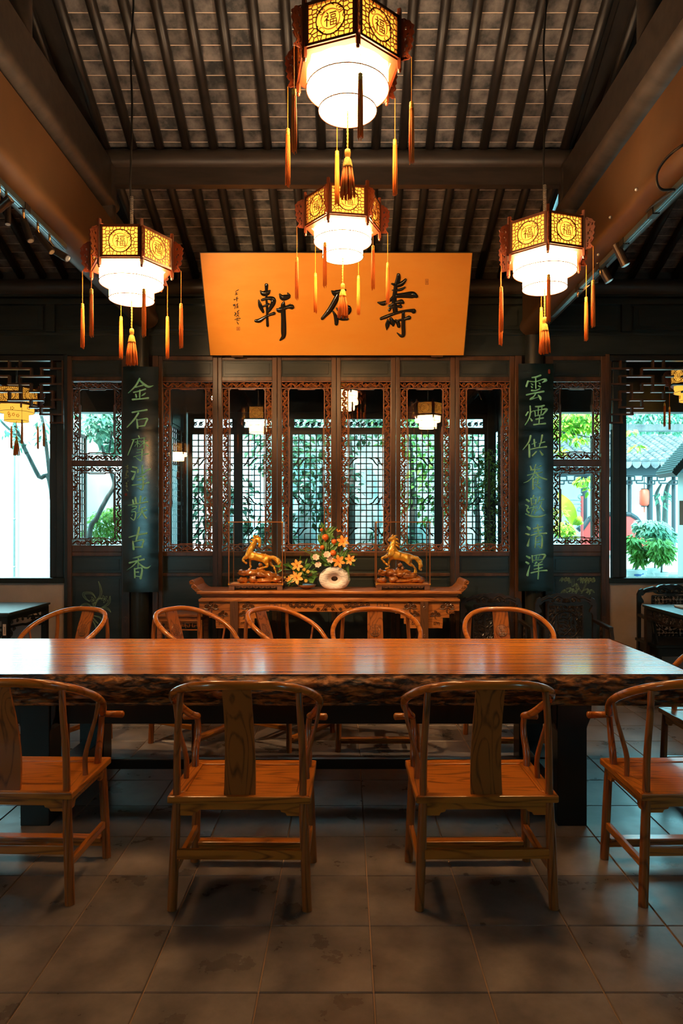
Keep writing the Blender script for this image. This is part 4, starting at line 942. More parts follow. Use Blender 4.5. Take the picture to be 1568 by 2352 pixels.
# ================================================================== HORSESHOE CHAIRS
def make_chair():
    t = thing('horseshoe_chair', 'x', 'chair')
    HS = .478
    W2, D2 = .298, .228
    # seat: four mitred rails and a sunk board
    for k in range(4):
        b = MB()
        if k == 0: P_ = [(-W2,-D2),(W2,-D2),(W2-.062,-D2+.062),(-W2+.062,-D2+.062)]
        if k == 1: P_ = [(W2,-D2),(W2,D2),(W2-.062,D2-.062),(W2-.062,-D2+.062)]
        if k == 2: P_ = [(W2,D2),(-W2,D2),(-W2+.062,D2-.062),(W2-.062,D2-.062)]
        if k == 3: P_ = [(-W2,D2),(-W2,-D2),(-W2+.062,-D2+.062),(-W2+.062,D2-.062)]
        b.prism(P_, lambda x, y, d: (x, y, d), HS-.030, HS)
        b.build('seat_rail', M['wx'] if k in (0,2) else M['wy'], t, bevel=.005)
    b = MB(); b.box(-W2+.0635, W2-.0635, -D2+.0635, D2-.0635, HS-.022, HS-.0045); b.build('seat_board', M['wx'], t, bevel=.002)
    b = MB(); b.box(-W2+.02, W2-.02, -D2+.02, -D2+.04, HS-.062, HS-.030); b.box(-W2+.02, W2-.02, D2-.04, D2-.02, HS-.062, HS-.030)
    b.box(-W2+.02, -W2+.04, -D2+.04, D2-.04, HS-.062, HS-.030); b.box(W2-.04, W2-.02, -D2+.04, D2-.04, HS-.062, HS-.030)
    for sx in (-1, 1):     # stepped spandrels
        for y in (-D2+.03, D2-.03):
            T = lambda x, yy, d: (sx*(W2-.045-x), y+d, yy)
            b.prism([(0,HS-.06),(.085,HS-.06),(.080,HS-.072),(.062,HS-.076),(.056,HS-.088),(0,HS-.088)], T, -.008, .008)
        for y, s2 in ((-D2, 1), (D2, -1)):
            T = lambda x, yy, d: (sx*(W2-.03)+d, y+s2*(.045+x), yy)
            b.prism([(0,HS-.06),(.05,HS-.06),(.044,HS-.076),(.036,HS-.088),(0,HS-.088)], T, -.008, .008)
    b.build('apron', M['wx'], t, bevel=.002)
    sp = .014
    for sx in (-1, 1):
        for sy in (-1, 1):
            b = MB(); x0, y0 = sx*(W2-.030+sp), sy*(D2-.028+sp*.6); x1, y1 = sx*(W2-.034), sy*(D2-.030)
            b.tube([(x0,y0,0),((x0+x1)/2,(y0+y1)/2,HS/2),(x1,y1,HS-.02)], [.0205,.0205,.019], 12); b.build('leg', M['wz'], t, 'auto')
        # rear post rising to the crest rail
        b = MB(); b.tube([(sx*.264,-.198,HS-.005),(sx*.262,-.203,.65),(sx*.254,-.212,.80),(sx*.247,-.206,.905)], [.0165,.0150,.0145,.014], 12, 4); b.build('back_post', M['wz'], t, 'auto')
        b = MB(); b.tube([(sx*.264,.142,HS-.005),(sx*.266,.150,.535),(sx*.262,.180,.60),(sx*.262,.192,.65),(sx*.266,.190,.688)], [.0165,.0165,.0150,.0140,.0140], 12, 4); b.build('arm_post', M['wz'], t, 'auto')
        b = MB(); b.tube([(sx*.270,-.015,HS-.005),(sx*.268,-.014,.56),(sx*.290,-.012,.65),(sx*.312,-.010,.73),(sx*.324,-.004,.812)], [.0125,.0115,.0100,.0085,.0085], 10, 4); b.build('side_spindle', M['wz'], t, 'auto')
    half = [(0,-.282,.952),(.12,-.270,.949),(.215,-.225,.930),(.288,-.140,.890),(.322,-.030,.834),(.316,.065,.778),(.288,.140,.722),(.268,.190,.698),(.275,.228,.686),(.302,.248,.680),(.338,.254,.678)]
    rr = [.0195,.019,.0185,.018,.018,.0175,.017,.017,.016,.0165,.0175]
    pts = [(-x,y,z) for x, y, z in reversed(half[1:])]+half
    b = MB(); b.tube(pts, list(reversed(rr[1:]))+rr, 14, 6); 
    for sx in (-1,1): b.ball((sx*.340,.254,.678), .0178, 10, 6, (.7,1,1))
    b.build('crest_rail', M['wr'], t, True)
    # S-curved splat
    b = MB(); cur = catmull([(-.200,HS-.004,.066),(-.188,.57,.065),(-.196,.68,.062),(-.228,.80,.060),(-.266,.90,.059),(-.279,.944,.059)], 5)
    vs = []; fs = []
    for (y, z, hw) in cur: vs += [(-hw,y-.006,z),(hw,y-.006,z),(hw,y+.006,z),(-hw,y+.006,z)]
    for i in range(len(cur)-1):
        for k in range(4): k2 = (k+1) % 4; fs.append((i*4+k, i*4+k2, i*4+4+k2, i*4+4+k))
    fs += [(3,2,1,0), tuple((len(cur)-1)*4+k for k in range(4))]
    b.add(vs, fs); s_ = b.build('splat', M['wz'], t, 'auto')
    # carved roundel on the front face of the splat
    b = MB(); zc = .795; TT = lambda x, y, d: (x, -.2205-(y)*.37+d*.9, zc+y)
    ring = [(.043*math.cos(a*.2618), .043*math.sin(a*.2618), .004) for a in range(25)]; b.ribbon(ring, TT, .0035, -.001, 1, caps=0)
    for (x0, y0, x1, y1) in ((-.028,.024,.028,.024),(-.03,.0,.03,.0),(-.028,-.022,.028,-.022),(0,.036,0,-.036),(-.016,.024,-.016,.010),(.016,.024,.016,.010),(-.022,.012,.022,.012),(-.018,-.010,.018,-.010),(-.018,-.010,-.018,-.030),(.018,-.010,.018,-.030),(-.028,.012,-.034,.006),(.028,.012,.034,.006),(-.014,.034,.014,.034),(-.012,-.034,.012,-.034)):
        b.ribbon([(x0,y0,.0042),(x1,y1,.0042)], TT, .003, -.001, 1, caps=0)
    b.build('carved_roundel', M['altardark'], s_)
    def st(p, q, w, h, m, nm='stretcher'):
        b = MB(); b.bar(p, q, w, h); b.build(nm, m, t, bevel=.004)
    st((-.262,-.208,.232), (.262,-.208,.232), .022, .040, M['wx'])
    st((-.262,.208,.092), (.262,.208,.092), .052, .020, M['wx'], 'foot_rest')
    st((-.262,.205,.070), (.262,.205,.070), .014, .028, M['wx'])
    for sx in (-1, 1): st((sx*.272,-.200,.165), (sx*.272,.200,.165), .022, .034, M['wy'])
    return t
C0 = make_chair()
GF = 'horseshoe chairs on the near side of the table'; GB = 'horseshoe chairs on the far side of the table'
C0.location = (-1.445, 3.135, 0); C0.rotation_euler = (0,0,math.radians(-1.5)); C0['label'] = 'horseshoe armchair in the front row, cut off by the left picture edge'; C0['group'] = GF
def chair(x, y, deg, label, group): return dup(C0, (x, y, 0), math.radians(deg), label, group)
chair(-.443, 3.085, -.5, 'horseshoe armchair in the front row, second from the left', GF)
chair(.583, 3.090, .8, 'horseshoe armchair in the front row in front of the right table leg', GF)
chair(1.528, 3.12, 1.0, 'horseshoe armchair in the front row at the right picture edge', GF)
def bchair(px, deg, label):
    # crest centre at depth 5.45
    a = math.radians(180+deg); X = PX(px, 5.36); dirx, diry = -math.sin(a), math.cos(a)
    return chair(X+dirx*.26, 5.36+diry*.26, 180+deg, label, GB)
bchair(199, -24, 'leftmost horseshoe armchair behind the table, below the painted orchid')
bchair(396, 61, 'turned horseshoe armchair behind the table in front of the small fretwork stand')
bchair(602, 58, 'turned horseshoe armchair behind the table, in front of the altar table left leg')
bchair(861, 0, 'horseshoe armchair facing the camera in front of the middle of the altar table')
bchair(1149, 1, 'horseshoe armchair behind the table, in front of a carved black chair')
chair(2.165, 3.985, 91, 'horseshoe armchair at the right head end of the long table', 'end chair')

# ================================================================== ALTAR TABLE
AY = 6.35; az = 1.0
at = thing('altar_table', 'long carved wooden altar table with up-curled ends against the doors', 'altar table', (0, AY, 0))
ax0, ax1 = PX(451, AY), PX(1060.5, AY)
b = MB(); b.box(ax0, ax1, 0, .46, az-.028, az); b.build('table_top', M['altar'], at, bevel=.008)
b = MB(); b.box(ax0+.03, ax1-.03, .02, .44, az-.043, az-.028); b.box(ax0+.04, ax1-.04, .045, .42, az-.066, az-.043); b.box(ax0+.03, ax1-.03, .025, .44, az-.075, az-.066); b.box(ax0+.015, ax1-.015, .008, .45, az-.098, az-.075)
b.build('waist_moulding', M['altar'], at, bevel=.004)
def scroll(mb, cx, cz, r, T, turns=1.6, sg=1, w_=.006, a0=0, dep=.009):
    w_ *= 1.25
    n_ = 14; mb.ribbon([(cx+sg*r*(1-.78*t/n_)*math.cos(a0+turns*6.283*t/n_), cz+r*(1-.78*t/n_)*math.sin(a0+turns*6.283*t/n_), w_) for t in range(n_+1)], T, dep, 0, 1, caps=1)
def cloud(mb, cx, cz, s, T, sg=1):
    scroll(mb, cx-.030*s, cz, .014*s, T, 1.4, -1, .006*s, 2.0); scroll(mb, cx+.030*s, cz, .014*s, T, 1.4, 1, .006*s, 2.0)
    scroll(mb, cx, cz+.012*s, .017*s, T, 1.5, sg, .007*s, 1.0)
    mb.ribbon([(cx-.045*s,cz-.016*s,.006*s),(cx-.02*s,cz-.020*s,.009*s),(cx,cz-.008*s,.009*s),(cx+.02*s,cz-.020*s,.009*s),(cx+.045*s,cz-.016*s,.006*s)], T, .006, 0, 2)
    mb.ribbon([(cx,cz-.01*s,.007*s),(cx+sg*.004,cz-.035*s,.010*s),(cx-sg*.008,cz-.045*s,.005*s)], T, .006, 0, 2)
def key(mb, cx, cz, s, T, sg=1):
    pts = [(-.05,-.02),(-.05,.012),(-.02,.012),(-.02,-.006),(-.036,-.006)]
    for i in range(len(pts)-1): mb.ribbon([(cx+sg*pts[i][0]*s, cz+pts[i][1]*s, .0055),(cx+sg*pts[i+1][0]*s, cz+pts[i+1][1]*s, .0055)], T, .005, 0, 1, caps=1)
    pts = [(-.02,.02),(.02,.02),(.02,-.012),(.0,-.012),(.0,.004)]
    for i in range(len(pts)-1): mb.ribbon([(cx+sg*pts[i][0]*s, cz+pts[i][1]*s, .0055),(cx+sg*pts[i+1][0]*s, cz+pts[i+1][1]*s, .0055)], T, .005, 0, 1, caps=1)
Aq = lambda px, py: (PX(px, AY+.03), PZ(py, AY+.03))
TA = lambda x, y, d: (x, .03-d, y)
ca = (451+1060.5)/2
def mirror(px, m): return px if not m else 2*ca-px
for m_ in (0, 1):
    outer = [(457,1378),(457,1403),(470,1403),(470,1409),(480,1409),(480,1419),(495,1419),(495,1432),(496,1443),(528,1443),(528,1378)]
    inner = [(546,1378),(546,1443),(575,1443),(575,1433),(584,1433),(584,1420),(592,1420),(592,1409),(604,1409),(604,1404),(618,1404),(618,1378)]
    for poly, cs in ((outer, ((485,1392,1.0),(512,1410,.7))), (inner, ((570,1392,.9),(560,1410,.7)))):
        b = MB(); q = [Aq(mirror(x, m_), y) for x, y in poly]
        if m_: q = q[::-1]
        b.prism(q, TA, -.018, 0); s2 = -1 if m_ else 1; sp_ = b.build('spandrel', M['altar'], at); b = MB()
        for (cx, cz, k) in cs: u, v = Aq(mirror(cx, m_), cz); cloud(b, u, v, k*1.5, TA, s2)
        for (cx, cz) in (((512,1432),(476,1408)) if poly is outer else ((562,1432),(592,1404))): u, v = Aq(mirror(cx, m_), cz); key(b, u, v, .7, TA, s2)
        b.build('relief', M['relief'], sp_, kind='stuff')
    x0, x1 = sorted((PX(mirror(528, m_), AY), PX(mirror(546, m_), AY)))
    for y0 in (0, .38):
        b = MB(); b.box(x0, x1, y0+.002, y0+.07, .55, az-.098); b.box(x0-.012, x1+.012, y0-.006, y0+.082, .50, .515); b.box(x0-.018, x1+.018, y0-.010, y0+.086, .49, .50)
        b.box(x0+.004, x1-.004, y0+.004, y0+.068, .08, .55); b.box(x0-.015, x1+.015, y0-.01, y0+.085, 0, .08)
        T = lambda x, y, d: ((x0+x1)/2+x, y0+.002-d, y)
        for zz in (.845, .585): b.ribbon([(-.012,zz,.005),(0,zz+.016,.006),(.012,zz,.005),(0,zz-.012,.006),(-.012,zz,.005)], T, .004, 0, 2)
        b.build('leg', M['altardark'], at, bevel=.003)
    # everted flange
    b = MB(); xe = PX(464, AY) if not m_ else PX(mirror(464, 1), AY); s2 = -1 if m_ else 1
    prof = [(0,.0),(-.03,.012),(-.065,.045),(-.085,.085),(-.105,.100),(-.122,.088),(-.118,.060),(-.100,.052),(-.104,.035),(-.085,.015),(-.055,-.012),(-.02,-.020)]
    q = [(xe+s2*(x), az+z) for x, z in prof]
    if m_: q = q[::-1]
    T = lambda x, y, d: (x, d, y)
    b.prism(q, T, .01, .44); TT = lambda x, y, d: (x, .01-d, y)
    scroll(b, xe-s2*.098, az+.078, .022, TT, 1.5, s2, .008); scroll(b, xe-s2*.070, az+.036, .018, TT, 1.4, -s2, .008); scroll(b, xe-s2*.04, az+.005, .014, TT, 1.4, s2, .007)
    b.build('curled_end', M['altar'], at, bevel=.003)
b = MB(); q = [Aq(*p) for p in [(618,1378),(618,1401),(652,1401),(655,1405),(856,1405),(859,1401),(893,1401),(893,1378)]]; b.prism(q, TA, -.018, 0); sp_ = b.build('centre_apron', M['altar'], at); b = MB()
for m_ in (0, 1):
    s2 = -1 if m_ else 1
    u, v = Aq(mirror(638, m_), 1391); key(b, u, v, 1.5, TA, s2)
    for cx in (668, 682, 696, 710):
        u, v = Aq(mirror(cx, m_), 1389+(cx == 695)*3); scroll(b, u, v, .021, TA, 1.3, s2, .008, 1); scroll(b, u+.022*s2, v-.016, .014, TA, 1.2, -s2, .007, 2); b.ribbon([(u,v-.02,.006),(u+.03*s2,v-.026,.009),(u+.05*s2,v+.004,.006)], TA, .006, 0, 2)
    u, v = Aq(mirror(730, m_), 1399); scroll(b, u, v, .015, TA, 1.5, s2, .006)
    u, v = Aq(mirror(755, m_), 1398); 
u, v = Aq(755.5, 1398)
for k in (1, .75, .5): b.ribbon([(u-.075*k,v-.018,.005),(u-.05*k,v+.012*k,.006),(u-.035*k,v+.045*k,.006),(u,v+.036*k,.006),(u+.035*k,v+.045*k,.006),(u+.05*k,v+.012*k,.006),(u+.075*k,v-.018,.005)], TA, .006, 0, 3)
scroll(b, u-.03, v-.008, .012, TA, 1.5, -1, .005); scroll(b, u+.03, v-.008, .012, TA, 1.5, 1, .005)
b.build('relief', M['relief'], sp_, kind='stuff')
b = MB(); b.box(PX(546,AY), PX(965,AY), .41, .43, .80, az-.098); b.build('back_apron', M['altardark'], at)

# ---- display cases
def case(px0, px1, label):
    y0, y1 = 6.45, 6.72; x0, x1 = PX(px0, y0), PX(px1, y0); zb_ = az+.001; zt_ = PZ(1198, y0)
    cx = (x0+x1)/2; t = thing('display_case', label, 'display case', (cx, (y0+y1)/2, zb_), group='glass cases on the altar table')
    hw = (x1-x0)/2; hd = (y1-y0)/2; H = zt_-zb_; b0 = .045
    b = MB(); b.box(-hw-.004, hw+.004, -hd-.004, hd+.004, b0-.006, b0+.004)
    for sx in (-1, 1):
        for sy in (-1, 1): b.box(min(sx*hw, sx*(hw-.05)), max(sx*hw, sx*(hw-.05)), min(sy*hd, sy*(hd-.02)), max(sy*hd, sy*(hd-.02)), 0, b0-.006)
    b.box(-hw+.004, hw-.004, -hd+.004, -hd+.010, b0-.014, b0-.006)
    T = lambda x, y, d: (x, -hd+.004-d, y)
    for k in range(-3, 4):
        scroll(b, k*.055-.014, b0-.018, .010, T, 1.1, -1, .005, 1); scroll(b, k*.055+.014, b0-.018, .010, T, 1.1, 1, .005, 1)
        b.ribbon([(k*.055-.027,b0-.014,.004),(k*.055,b0-.026,.006),(k*.055+.027,b0-.014,.004)], T, .005, 0, 2)
    b.build('carved_base', M['casebase'], t, bevel=.0015)
    b = MB(); e = .0045
    for sx in (-1, 1):
        for sy in (-1, 1): b.bar((sx*hw, sy*hd, b0), (sx*hw, sy*hd, H), 2*e, 2*e, up=(0,1,0))
    for z in (b0+.006, H-.004):
        for sy in (-1, 1): b.bar((-hw, sy*hd, z), (hw, sy*hd, z), 2*e, 2*e, ext=e)
        for sx in (-1, 1): b.bar((sx*hw, -hd, z), (sx*hw, hd, z), 2*e, 2*e)
    b.build('frame', M['caseframe'], t)
    for sx in (-1, 1):
        for z in (b0+.01, H-.006): b = MB(); b.box(sx*hw-.007, sx*hw+.007, -hd-.0065, -hd-.004, z-.007, z+.007); b.build('corner_plate', M['gold'], t)
    b = MB(); e = .002
    b.box(-hw, hw, -hd-.001, -hd+.001, b0, H); b.box(-hw, hw, hd-.001, hd+.001, b0, H); b.box(-hw-.001, -hw+.001, -hd, hd, b0, H); b.box(hw-.001, hw+.001, -hd, hd, b0, H); b.box(-hw, hw, -hd, hd, H-.001, H+.001)
    b.build('glass', M['caseglass'], t)
    b = MB(); b.box(-hw+.006, hw-.006, -hd+.006, hd-.006, b0+.004, b0+.009); b.build('floor_cloth', M['lily'], t)
    return t, cx, (y0+y1)/2, zb_+b0+.009
c1, hx1, hy1, hz1 = case(525.5, 648.5, 'glass case with a gilded horse looking back, left of the flowers')
c2, hx2, hy2, hz2 = case(864, 987, 'glass case with a gilded long-maned horse, right of the flowers')

def skin(name, chains, parent, m, Tm, sub=2):
    """chains: list of (list of (x, y, d, r)); first vertex of a chain may be ('j', idx) joining an earlier vertex"""
    vs = []; ed = []; rad = []
    for ch in chains:
        prev = None
        for q in ch:
            if q[0] == 'j': prev = q[1]; continue
            vs.append(Tm(q[0], q[1], q[2])); rad.append(q[3]*SC*1.5); 
            if prev is not None: ed.append((prev, len(vs)-1))
            prev = len(vs)-1
    me = bpy.data.meshes.new(name); me.from_pydata(vs, ed, []); me.materials.append(m)
    o = bpy.data.objects.new(name, me); COL.objects.link(o); o.parent = parent
    md = o.modifiers.new('skin', 'SKIN'); md.use_smooth_shade = True
    me.skin_vertices.new() if not me.skin_vertices else None
    for i, rv in enumerate(rad): me.skin_vertices[0].data[i].radius = (rv, rv)
    me.skin_vertices[0].data[0].use_root = True
    sb = o.modifiers.new('sub', 'SUBSURF'); sb.levels = sub; sb.render_levels = sub+1
    tx = bpy.data.textures.new('muscle', 'CLOUDS'); tx.noise_scale = .035; dm = o.modifiers.new('muscle', 'DISPLACE'); dm.texture = tx; dm.strength = .016; dm.mid_level = .5
    return o
SC = .000423
def horse(hx, hy, hz, cropx, base_y, label, look):
    t = thing('gilded_horse', label, 'statue', (hx, hy, hz), group='gilded horses in the cases')
    Tm = lambda x, y, d: ((x-cropx)*SC, d*SC, (base_y-y)*SC)
    if look == 'back':
        ch = [[(1060,985,0,82),(950,985,0,74),(840,960,0,72),(730,930,0,84),(670,880,0,74)],                        # 0-4 trunk
              [('j',4),(690,800,0,60),(745,700,0,48),(795,610,0,40),(832,540,5,42),(878,552,-15,44),(900,620,-30,34),(912,695,-38,24),(905,745,-42,20)],
              [('j',4),(620,960,-45,42),(535,985,-50,24),(530,1030,-50,18),(570,1080,-50,14),(625,1105,-50,16)],
              [('j',3),(680,980,40,40),(685,1070,42,21),(683,1150,42,14),(700,1195,42,15),(665,1235,42,17),(640,1258,42,20)],
              [('j',0),(1030,1050,-48,50),(1080,1110,-50,30),(1095,1180,-50,18),(1000,1195,-50,14),(915,1215,-50,13),(880,1255,-50,17),(885,1295,-50,22)],
              [('j',0),(1110,1060,48,44),(1150,1140,48,26),(1215,1180,48,17),(1235,1240,48,13),(1260,1310,48,15),(1270,1355,48,21)],
              [('j',0),(1145,965,0,34),(1240,985,0,38),(1320,1050,0,42),(1365,1130,0,40),(1370,1210,0,26),(1345,1275,0,10)]]
        mane = [((760,660),(700,640),(690,600)),((800,590),(740,560),(700,580)),((770,640),(715,690),(650,760)),((745,700),(680,760),(620,850)),((820,550),(775,500),(770,465)),((850,520),(870,480),(880,470)),((835,520),(820,480),(800,470)),((730,740),(660,800),(600,870))]
        ears = ((845,520,-15),(880,530,10))
    else:
        ch = [[(1000,960,0,82),(900,965,0,74),(800,945,0,74),(690,900,0,86),(620,850,0,76)],
              [('j',4),(610,770,0,64),(640,680,0,52),(665,600,0,42),(665,535,0,44),(618,535,-8,42),(570,575,-10,29),(535,605,-10,24)],
              [('j',4),(560,920,-45,40),(400,975,-50,24),(385,1010,-50,19),(440,1080,-50,15),(500,1130,-50,16),(535,1150,-50,18)],
              [('j',3),(560,1000,40,34),(555,1080,42,20),(550,1150,42,14),(560,1190,42,15),(500,1225,42,17),(470,1245,42,18)],
              [('j',0),(960,1050,-48,50),(1010,1110,-50,30),(1085,1150,-50,18),(1120,1210,-50,14),(1125,1290,-50,15),(1130,1335,-50,22)],
              [('j',0),(1010,1040,48,44),(1050,1130,48,26),(1110,1170,48,17),(1150,1230,48,13),(1170,1290,48,15),(1180,1330,48,21)],
              [('j',0),(1080,960,0,34),(1170,985,0,38),(1240,1060,0,42),(1265,1150,0,40),(1240,1220,0,26),(1290,1260,0,10)]]
        mane = [((690,560),(740,560),(760,600)),((690,620),(760,650),(800,680)),((680,680),(760,720),(800,760)),((670,730),(730,790),(770,860)),((650,520),(680,480),(740,480)),((620,780),(560,800),(500,850)),((600,700),(540,760),(480,830)),((640,640),(570,700),(520,760)),((640,520),(620,480),(640,450)),((670,650),(740,690),(790,740))]
        ears = ((640,510,-18),(665,505,12))
    skin('body', ch, t, M['gold'], Tm, 2)
    b = MB()
    for (x, y, d) in ears: b.tube([Tm(x,y,d),Tm(x+2,y-28,d),Tm(x+8,y-52,d)], [.0045,.004,.0008], 6)
    for k, q in enumerate(mane):
        for dd in (-22, -8, 6, 20):
            j = (k*7+dd) % 11; b.tube([Tm(q[0][0]+j,q[0][1],dd), Tm(q[1][0]-j,q[1][1]+j,dd*1.4), Tm(q[2][0],q[2][1]-j,dd*1.6)], [.0085,.0078,.0012], 6, 4)
    for k in range(5):
        pts = ch[-1][1:]; off = (k-2)*12
        b.tube([Tm(x+off*.4, y-off*(.6), off*1.2) for (x, y, d, r_) in pts], [.007,.0095,.0105,.010,.008,.0015], 6, 3)
    b.build('mane_and_tail', M['gold'], t, True)
    b = MB(); cx_, cy_ = (930, 930) if look == 'back' else (850, 920); rr = random.Random(2)
    vs = []; fs = []
    for i in range(9):
        for j in range(13):
            u = (i-4)/4; a = (j-6)/6*2.0; r_ = 80+4*math.sin(i*2.1+j*1.3)
            vs.append(Tm(cx_+u*95, cy_+45-math.cos(a)*r_, math.sin(a)*r_))
    for i in range(8):
        for j in range(12): k = i*13+j; fs.append((k, k+1, k+14, k+13))
    b.add(vs, fs)
    for j in range(0, 13):
        a = (j-6)/6*2.0
        for u in (-1, 1): b.ball(Tm(cx_+u*97, cy_+45-math.cos(a)*84, math.sin(a)*84), .0048, 6, 4)
    for k in range(16):
        a = rr.uniform(-1.9,1.9); b.ball(Tm(cx_+rr.uniform(-80,80), cy_+45-math.cos(a)*84, math.sin(a)*84), .006, 6, 4, (1,.6,1))
    b.build('saddle_cloth', M['gold'], t, True)
    # rock the horse stands on
    b = MB(); X0, X1 = (420, 1420) if look == 'back' else (290, 1310); L = X1-X0
    for k, (fx, fy, rx, rz_) in enumerate(((.12,1310,.12,.06),(.30,1300,.20,.075),(.50,1330,.24,.10),(.68,1380,.22,.09),(.85,1450,.18,.08),(.10,1470,.11,.075),(.35,1440,.12,.10),(.06,1270,.05,.05),(.94,1490,.07,.05),(.60,1470,.24,.06),(.45,1250,.05,.06),(.55,1200,.045,.05),(.50,1130,.05,.05))):
        x = X0+fx*L; b.ball(Tm(x, min(fy+14, base_y-rz_*L*.7), 0), 1, 16, 10, (rx*L*SC, .058*(.6 if k > 9 else 1), rz_*L*SC*1.0), amp=.55, fr=2.3, seed=k*3.1+(7 if look == 'back' else 0))
    b.build('rock_base', M['amber'], t, True)
    if look != 'back':
        b = MB(); TT = lambda x, y, d: (lambda p: (p[0], p[1]-d, p[2]))(Tm(x, y, -150)); r2 = random.Random(6)
        for k in range(4):
            cx_ = 790+k*75; cy_ = 1345+k*14
            for (dx0,dy0,dx1,dy1) in ((-22,-10,22,-12),(0,-28,0,26),(-18,20,20,18),(-14,-20,-24,14),(14,-18,24,16)): b.ribbon([(cx_+dx0,cy_+dy0,10),(cx_+dx1,cy_+dy1,10)], TT, .002, 0, 1, .000423)
        b.build('gilded_inscription', M['gold'], t)
    return t
horse(hx1, hy1, hz1, 852, 1548, 'gilded horse on an amber rock, head turned back over its shoulder', 'back')
horse(hx2, hy2, hz2, 840, 1548, 'gilded long-maned horse on an amber rock, head held up to the left', 'fwd')
print('altar ok')

# ================================================================== FLOWERS
VY = 6.56
def V(px, py, d=0): p = P(px, py, VY+d); return p
t = thing('ring_vase', 'round white carved stone vase with a hole through the middle', 'vase', (PX(768, VY), VY, az))
b = MB(); R_, r_ = .100, .046; vs = []; fs = []; nu, nv = 48, 20
for i in range(nu):
    a = 2*math.pi*i/nu
    for k in range(nv):
        ph = 2*math.pi*k/nv; rr = r_+.004*noise.noise(Vector((a*9, ph*5, 0)))*(1 if math.cos(ph) > -.2 else 0)
        rad = R_+rr*1.04*math.cos(ph); x = rad*math.cos(a)*1.0; z = rad*math.sin(a)*.78
        z = max(z, -.098); vs.append((x, rr*1.15*math.sin(ph)*.9, z+.0985))
for i in range(nu):
    for k in range(nv): i2 = (i+1) % nu; k2 = (k+1) % nv; fs.append((i*nv+k, i2*nv+k, i2*nv+k2, i*nv+k2))
b.add(vs, fs); b.build('carved_ring', M['vase'], t, True)
b = MB(); vs = []; fs = []
for i in range(40):       # smooth dished face with the small hole
    a = 2*math.pi*i/40
    for (rr, yy) in ((.112,-.046),(.092,-.040),(.060,-.024),(.031,-.012),(.031,.012),(.075,.04)): vs.append((rr*math.cos(a), yy, rr*math.sin(a)*.78+.099))
for i in range(40):
    for k in range(5): i2 = (i+1) % 40; fs.append((i*6+k, i2*6+k, i2*6+k+1, i*6+k+1))
b.add(vs, fs); b.build('dished_face', M['vasein'], t, True)
def flower(mb, c, r, n, d, rng, mi, wide=.42, cup=.35):
    d = Vector(d).normalized(); u = d.orthogonal().normalized(); w_ = d.cross(u)
    for k in range(n):
        a = 2*math.pi*k/n+rng.uniform(-.1,.1); e = u*math.cos(a)+w_*math.sin(a); s_ = e.cross(d)
        rows = []
        for q, wq, lift in ((0,.12,0),(.3,.75,.16),(.6,1.0,.30),(.85,.6,.34),(1.0,.06,.30)):
            p = Vector(c)+e*(r*q)+d*(r*lift*cup*1.6); hw = r*wide*.5*wq; rows.append((p-s_*hw+d*r*.06*wq, p, p+s_*hw+d*r*.06*wq))
        vs = [x for rr in rows for x in rr]; fs = []
        for i in range(4):
            for j in range(2): fs.append((i*3+j, i*3+j+1, i*3+j+4, i*3+j+3))
        mb.add(vs, fs, mi)
    for k in range(5):
        a = 2*math.pi*k/5; e = u*math.cos(a)+w_*math.sin(a); mb.tube([Vector(c), Vector(c)+d*r*.35+e*r*.12], r*.03, 4)
rng = random.Random(12); Fc = (0,-1,.15)
fa = thing('flower_arrangement', 'tall bouquet of orange lilies, oranges and green leaves in the ring vase', 'flowers', tuple(V(768, 1302)))
def part_at(mb, name, m, parent, smooth=True):
    M_ = Matrix.Translation(-parent.location); mb.xf(M_); return mb.build(name, m, parent, smooth)
b_ = (787, 1302)
def stem(par, x0, y0, x1, y1, r=.0022, dd=.03):
    b = MB(); b.tube([V(x0,y0,.01), V((x0+x1)/2+2, (y0+y1)/2, .0), V(x1,y1,-dd)], r, 6, 4); part_at(b, 'stem', M['twig'], par)
for (x, y, r_) in ((787,1244,.062),(777,1290,.066),(804,1286,.054)):
    b = MB(); flower(b, V(x,y,-.06), r_, 6, (rng.uniform(-.3,.3),-1,.2), rng, 0, .5); part_at(b, 'lily', M['lily'], fa); stem(fa, 775, 1302, x, y, .0022, -.0)
b = MB(); flower(b, V(776,1222,-.03), .034, 5, (.2,-.4,.9), rng, 0, .4, .9); part_at(b, 'lily', M['lily'], fa); stem(fa, 775, 1300, 776, 1224)
for (x, y, r_) in ((747,1234,.031),(765,1270,.030),(740,1257,.021),(767,1244,.025),(738,1217,.016)):
    b = MB(); b.ball(V(x,y,-.04), r_, 14, 10, (1,1,.95)); b.ball(V(x-1.5,y+1,-.04-r_*.95), r_*.14, 6, 4)
    for k in range(5): a = k*1.256; b.tube([V(x,y,-.04)+Vector((0,0,-r_*.9)), V(x,y,-.04)+Vector((r_*.25*math.cos(a), r_*.25*math.sin(a), -r_*1.25))], r_*.09, 5)
    part_at(b, 'orange', M['fruit'], fa); stem(fa, 768, 1302, x, y+3, .0018)
for (x, y, r_) in ((751,1276,.038),(758,1288,.038),(725,1282,.036),(731,1299,.034)):
    b = MB(); flower(b, V(x,y,-.05), r_, 7, (rng.uniform(-.5,.5),-.8,.5), rng, 0, .8, 1.0); b.ball(V(x,y,-.055), r_*.3, 8, 6); part_at(b, 'magnolia', M['pink'], fa)
def leafy(par, items, m, name='leaf'):
    for (x0, y0, x1, y1, wd) in items:
        b = MB(); p = V(x0,y0,rng.uniform(-.05,.02)); q = V(x1,y1,rng.uniform(-.08,.03)); d = q-p; b.leaf(p, d, (0,-1,.3), d.length, wd*VY/F); part_at(b, name, m, par, False)
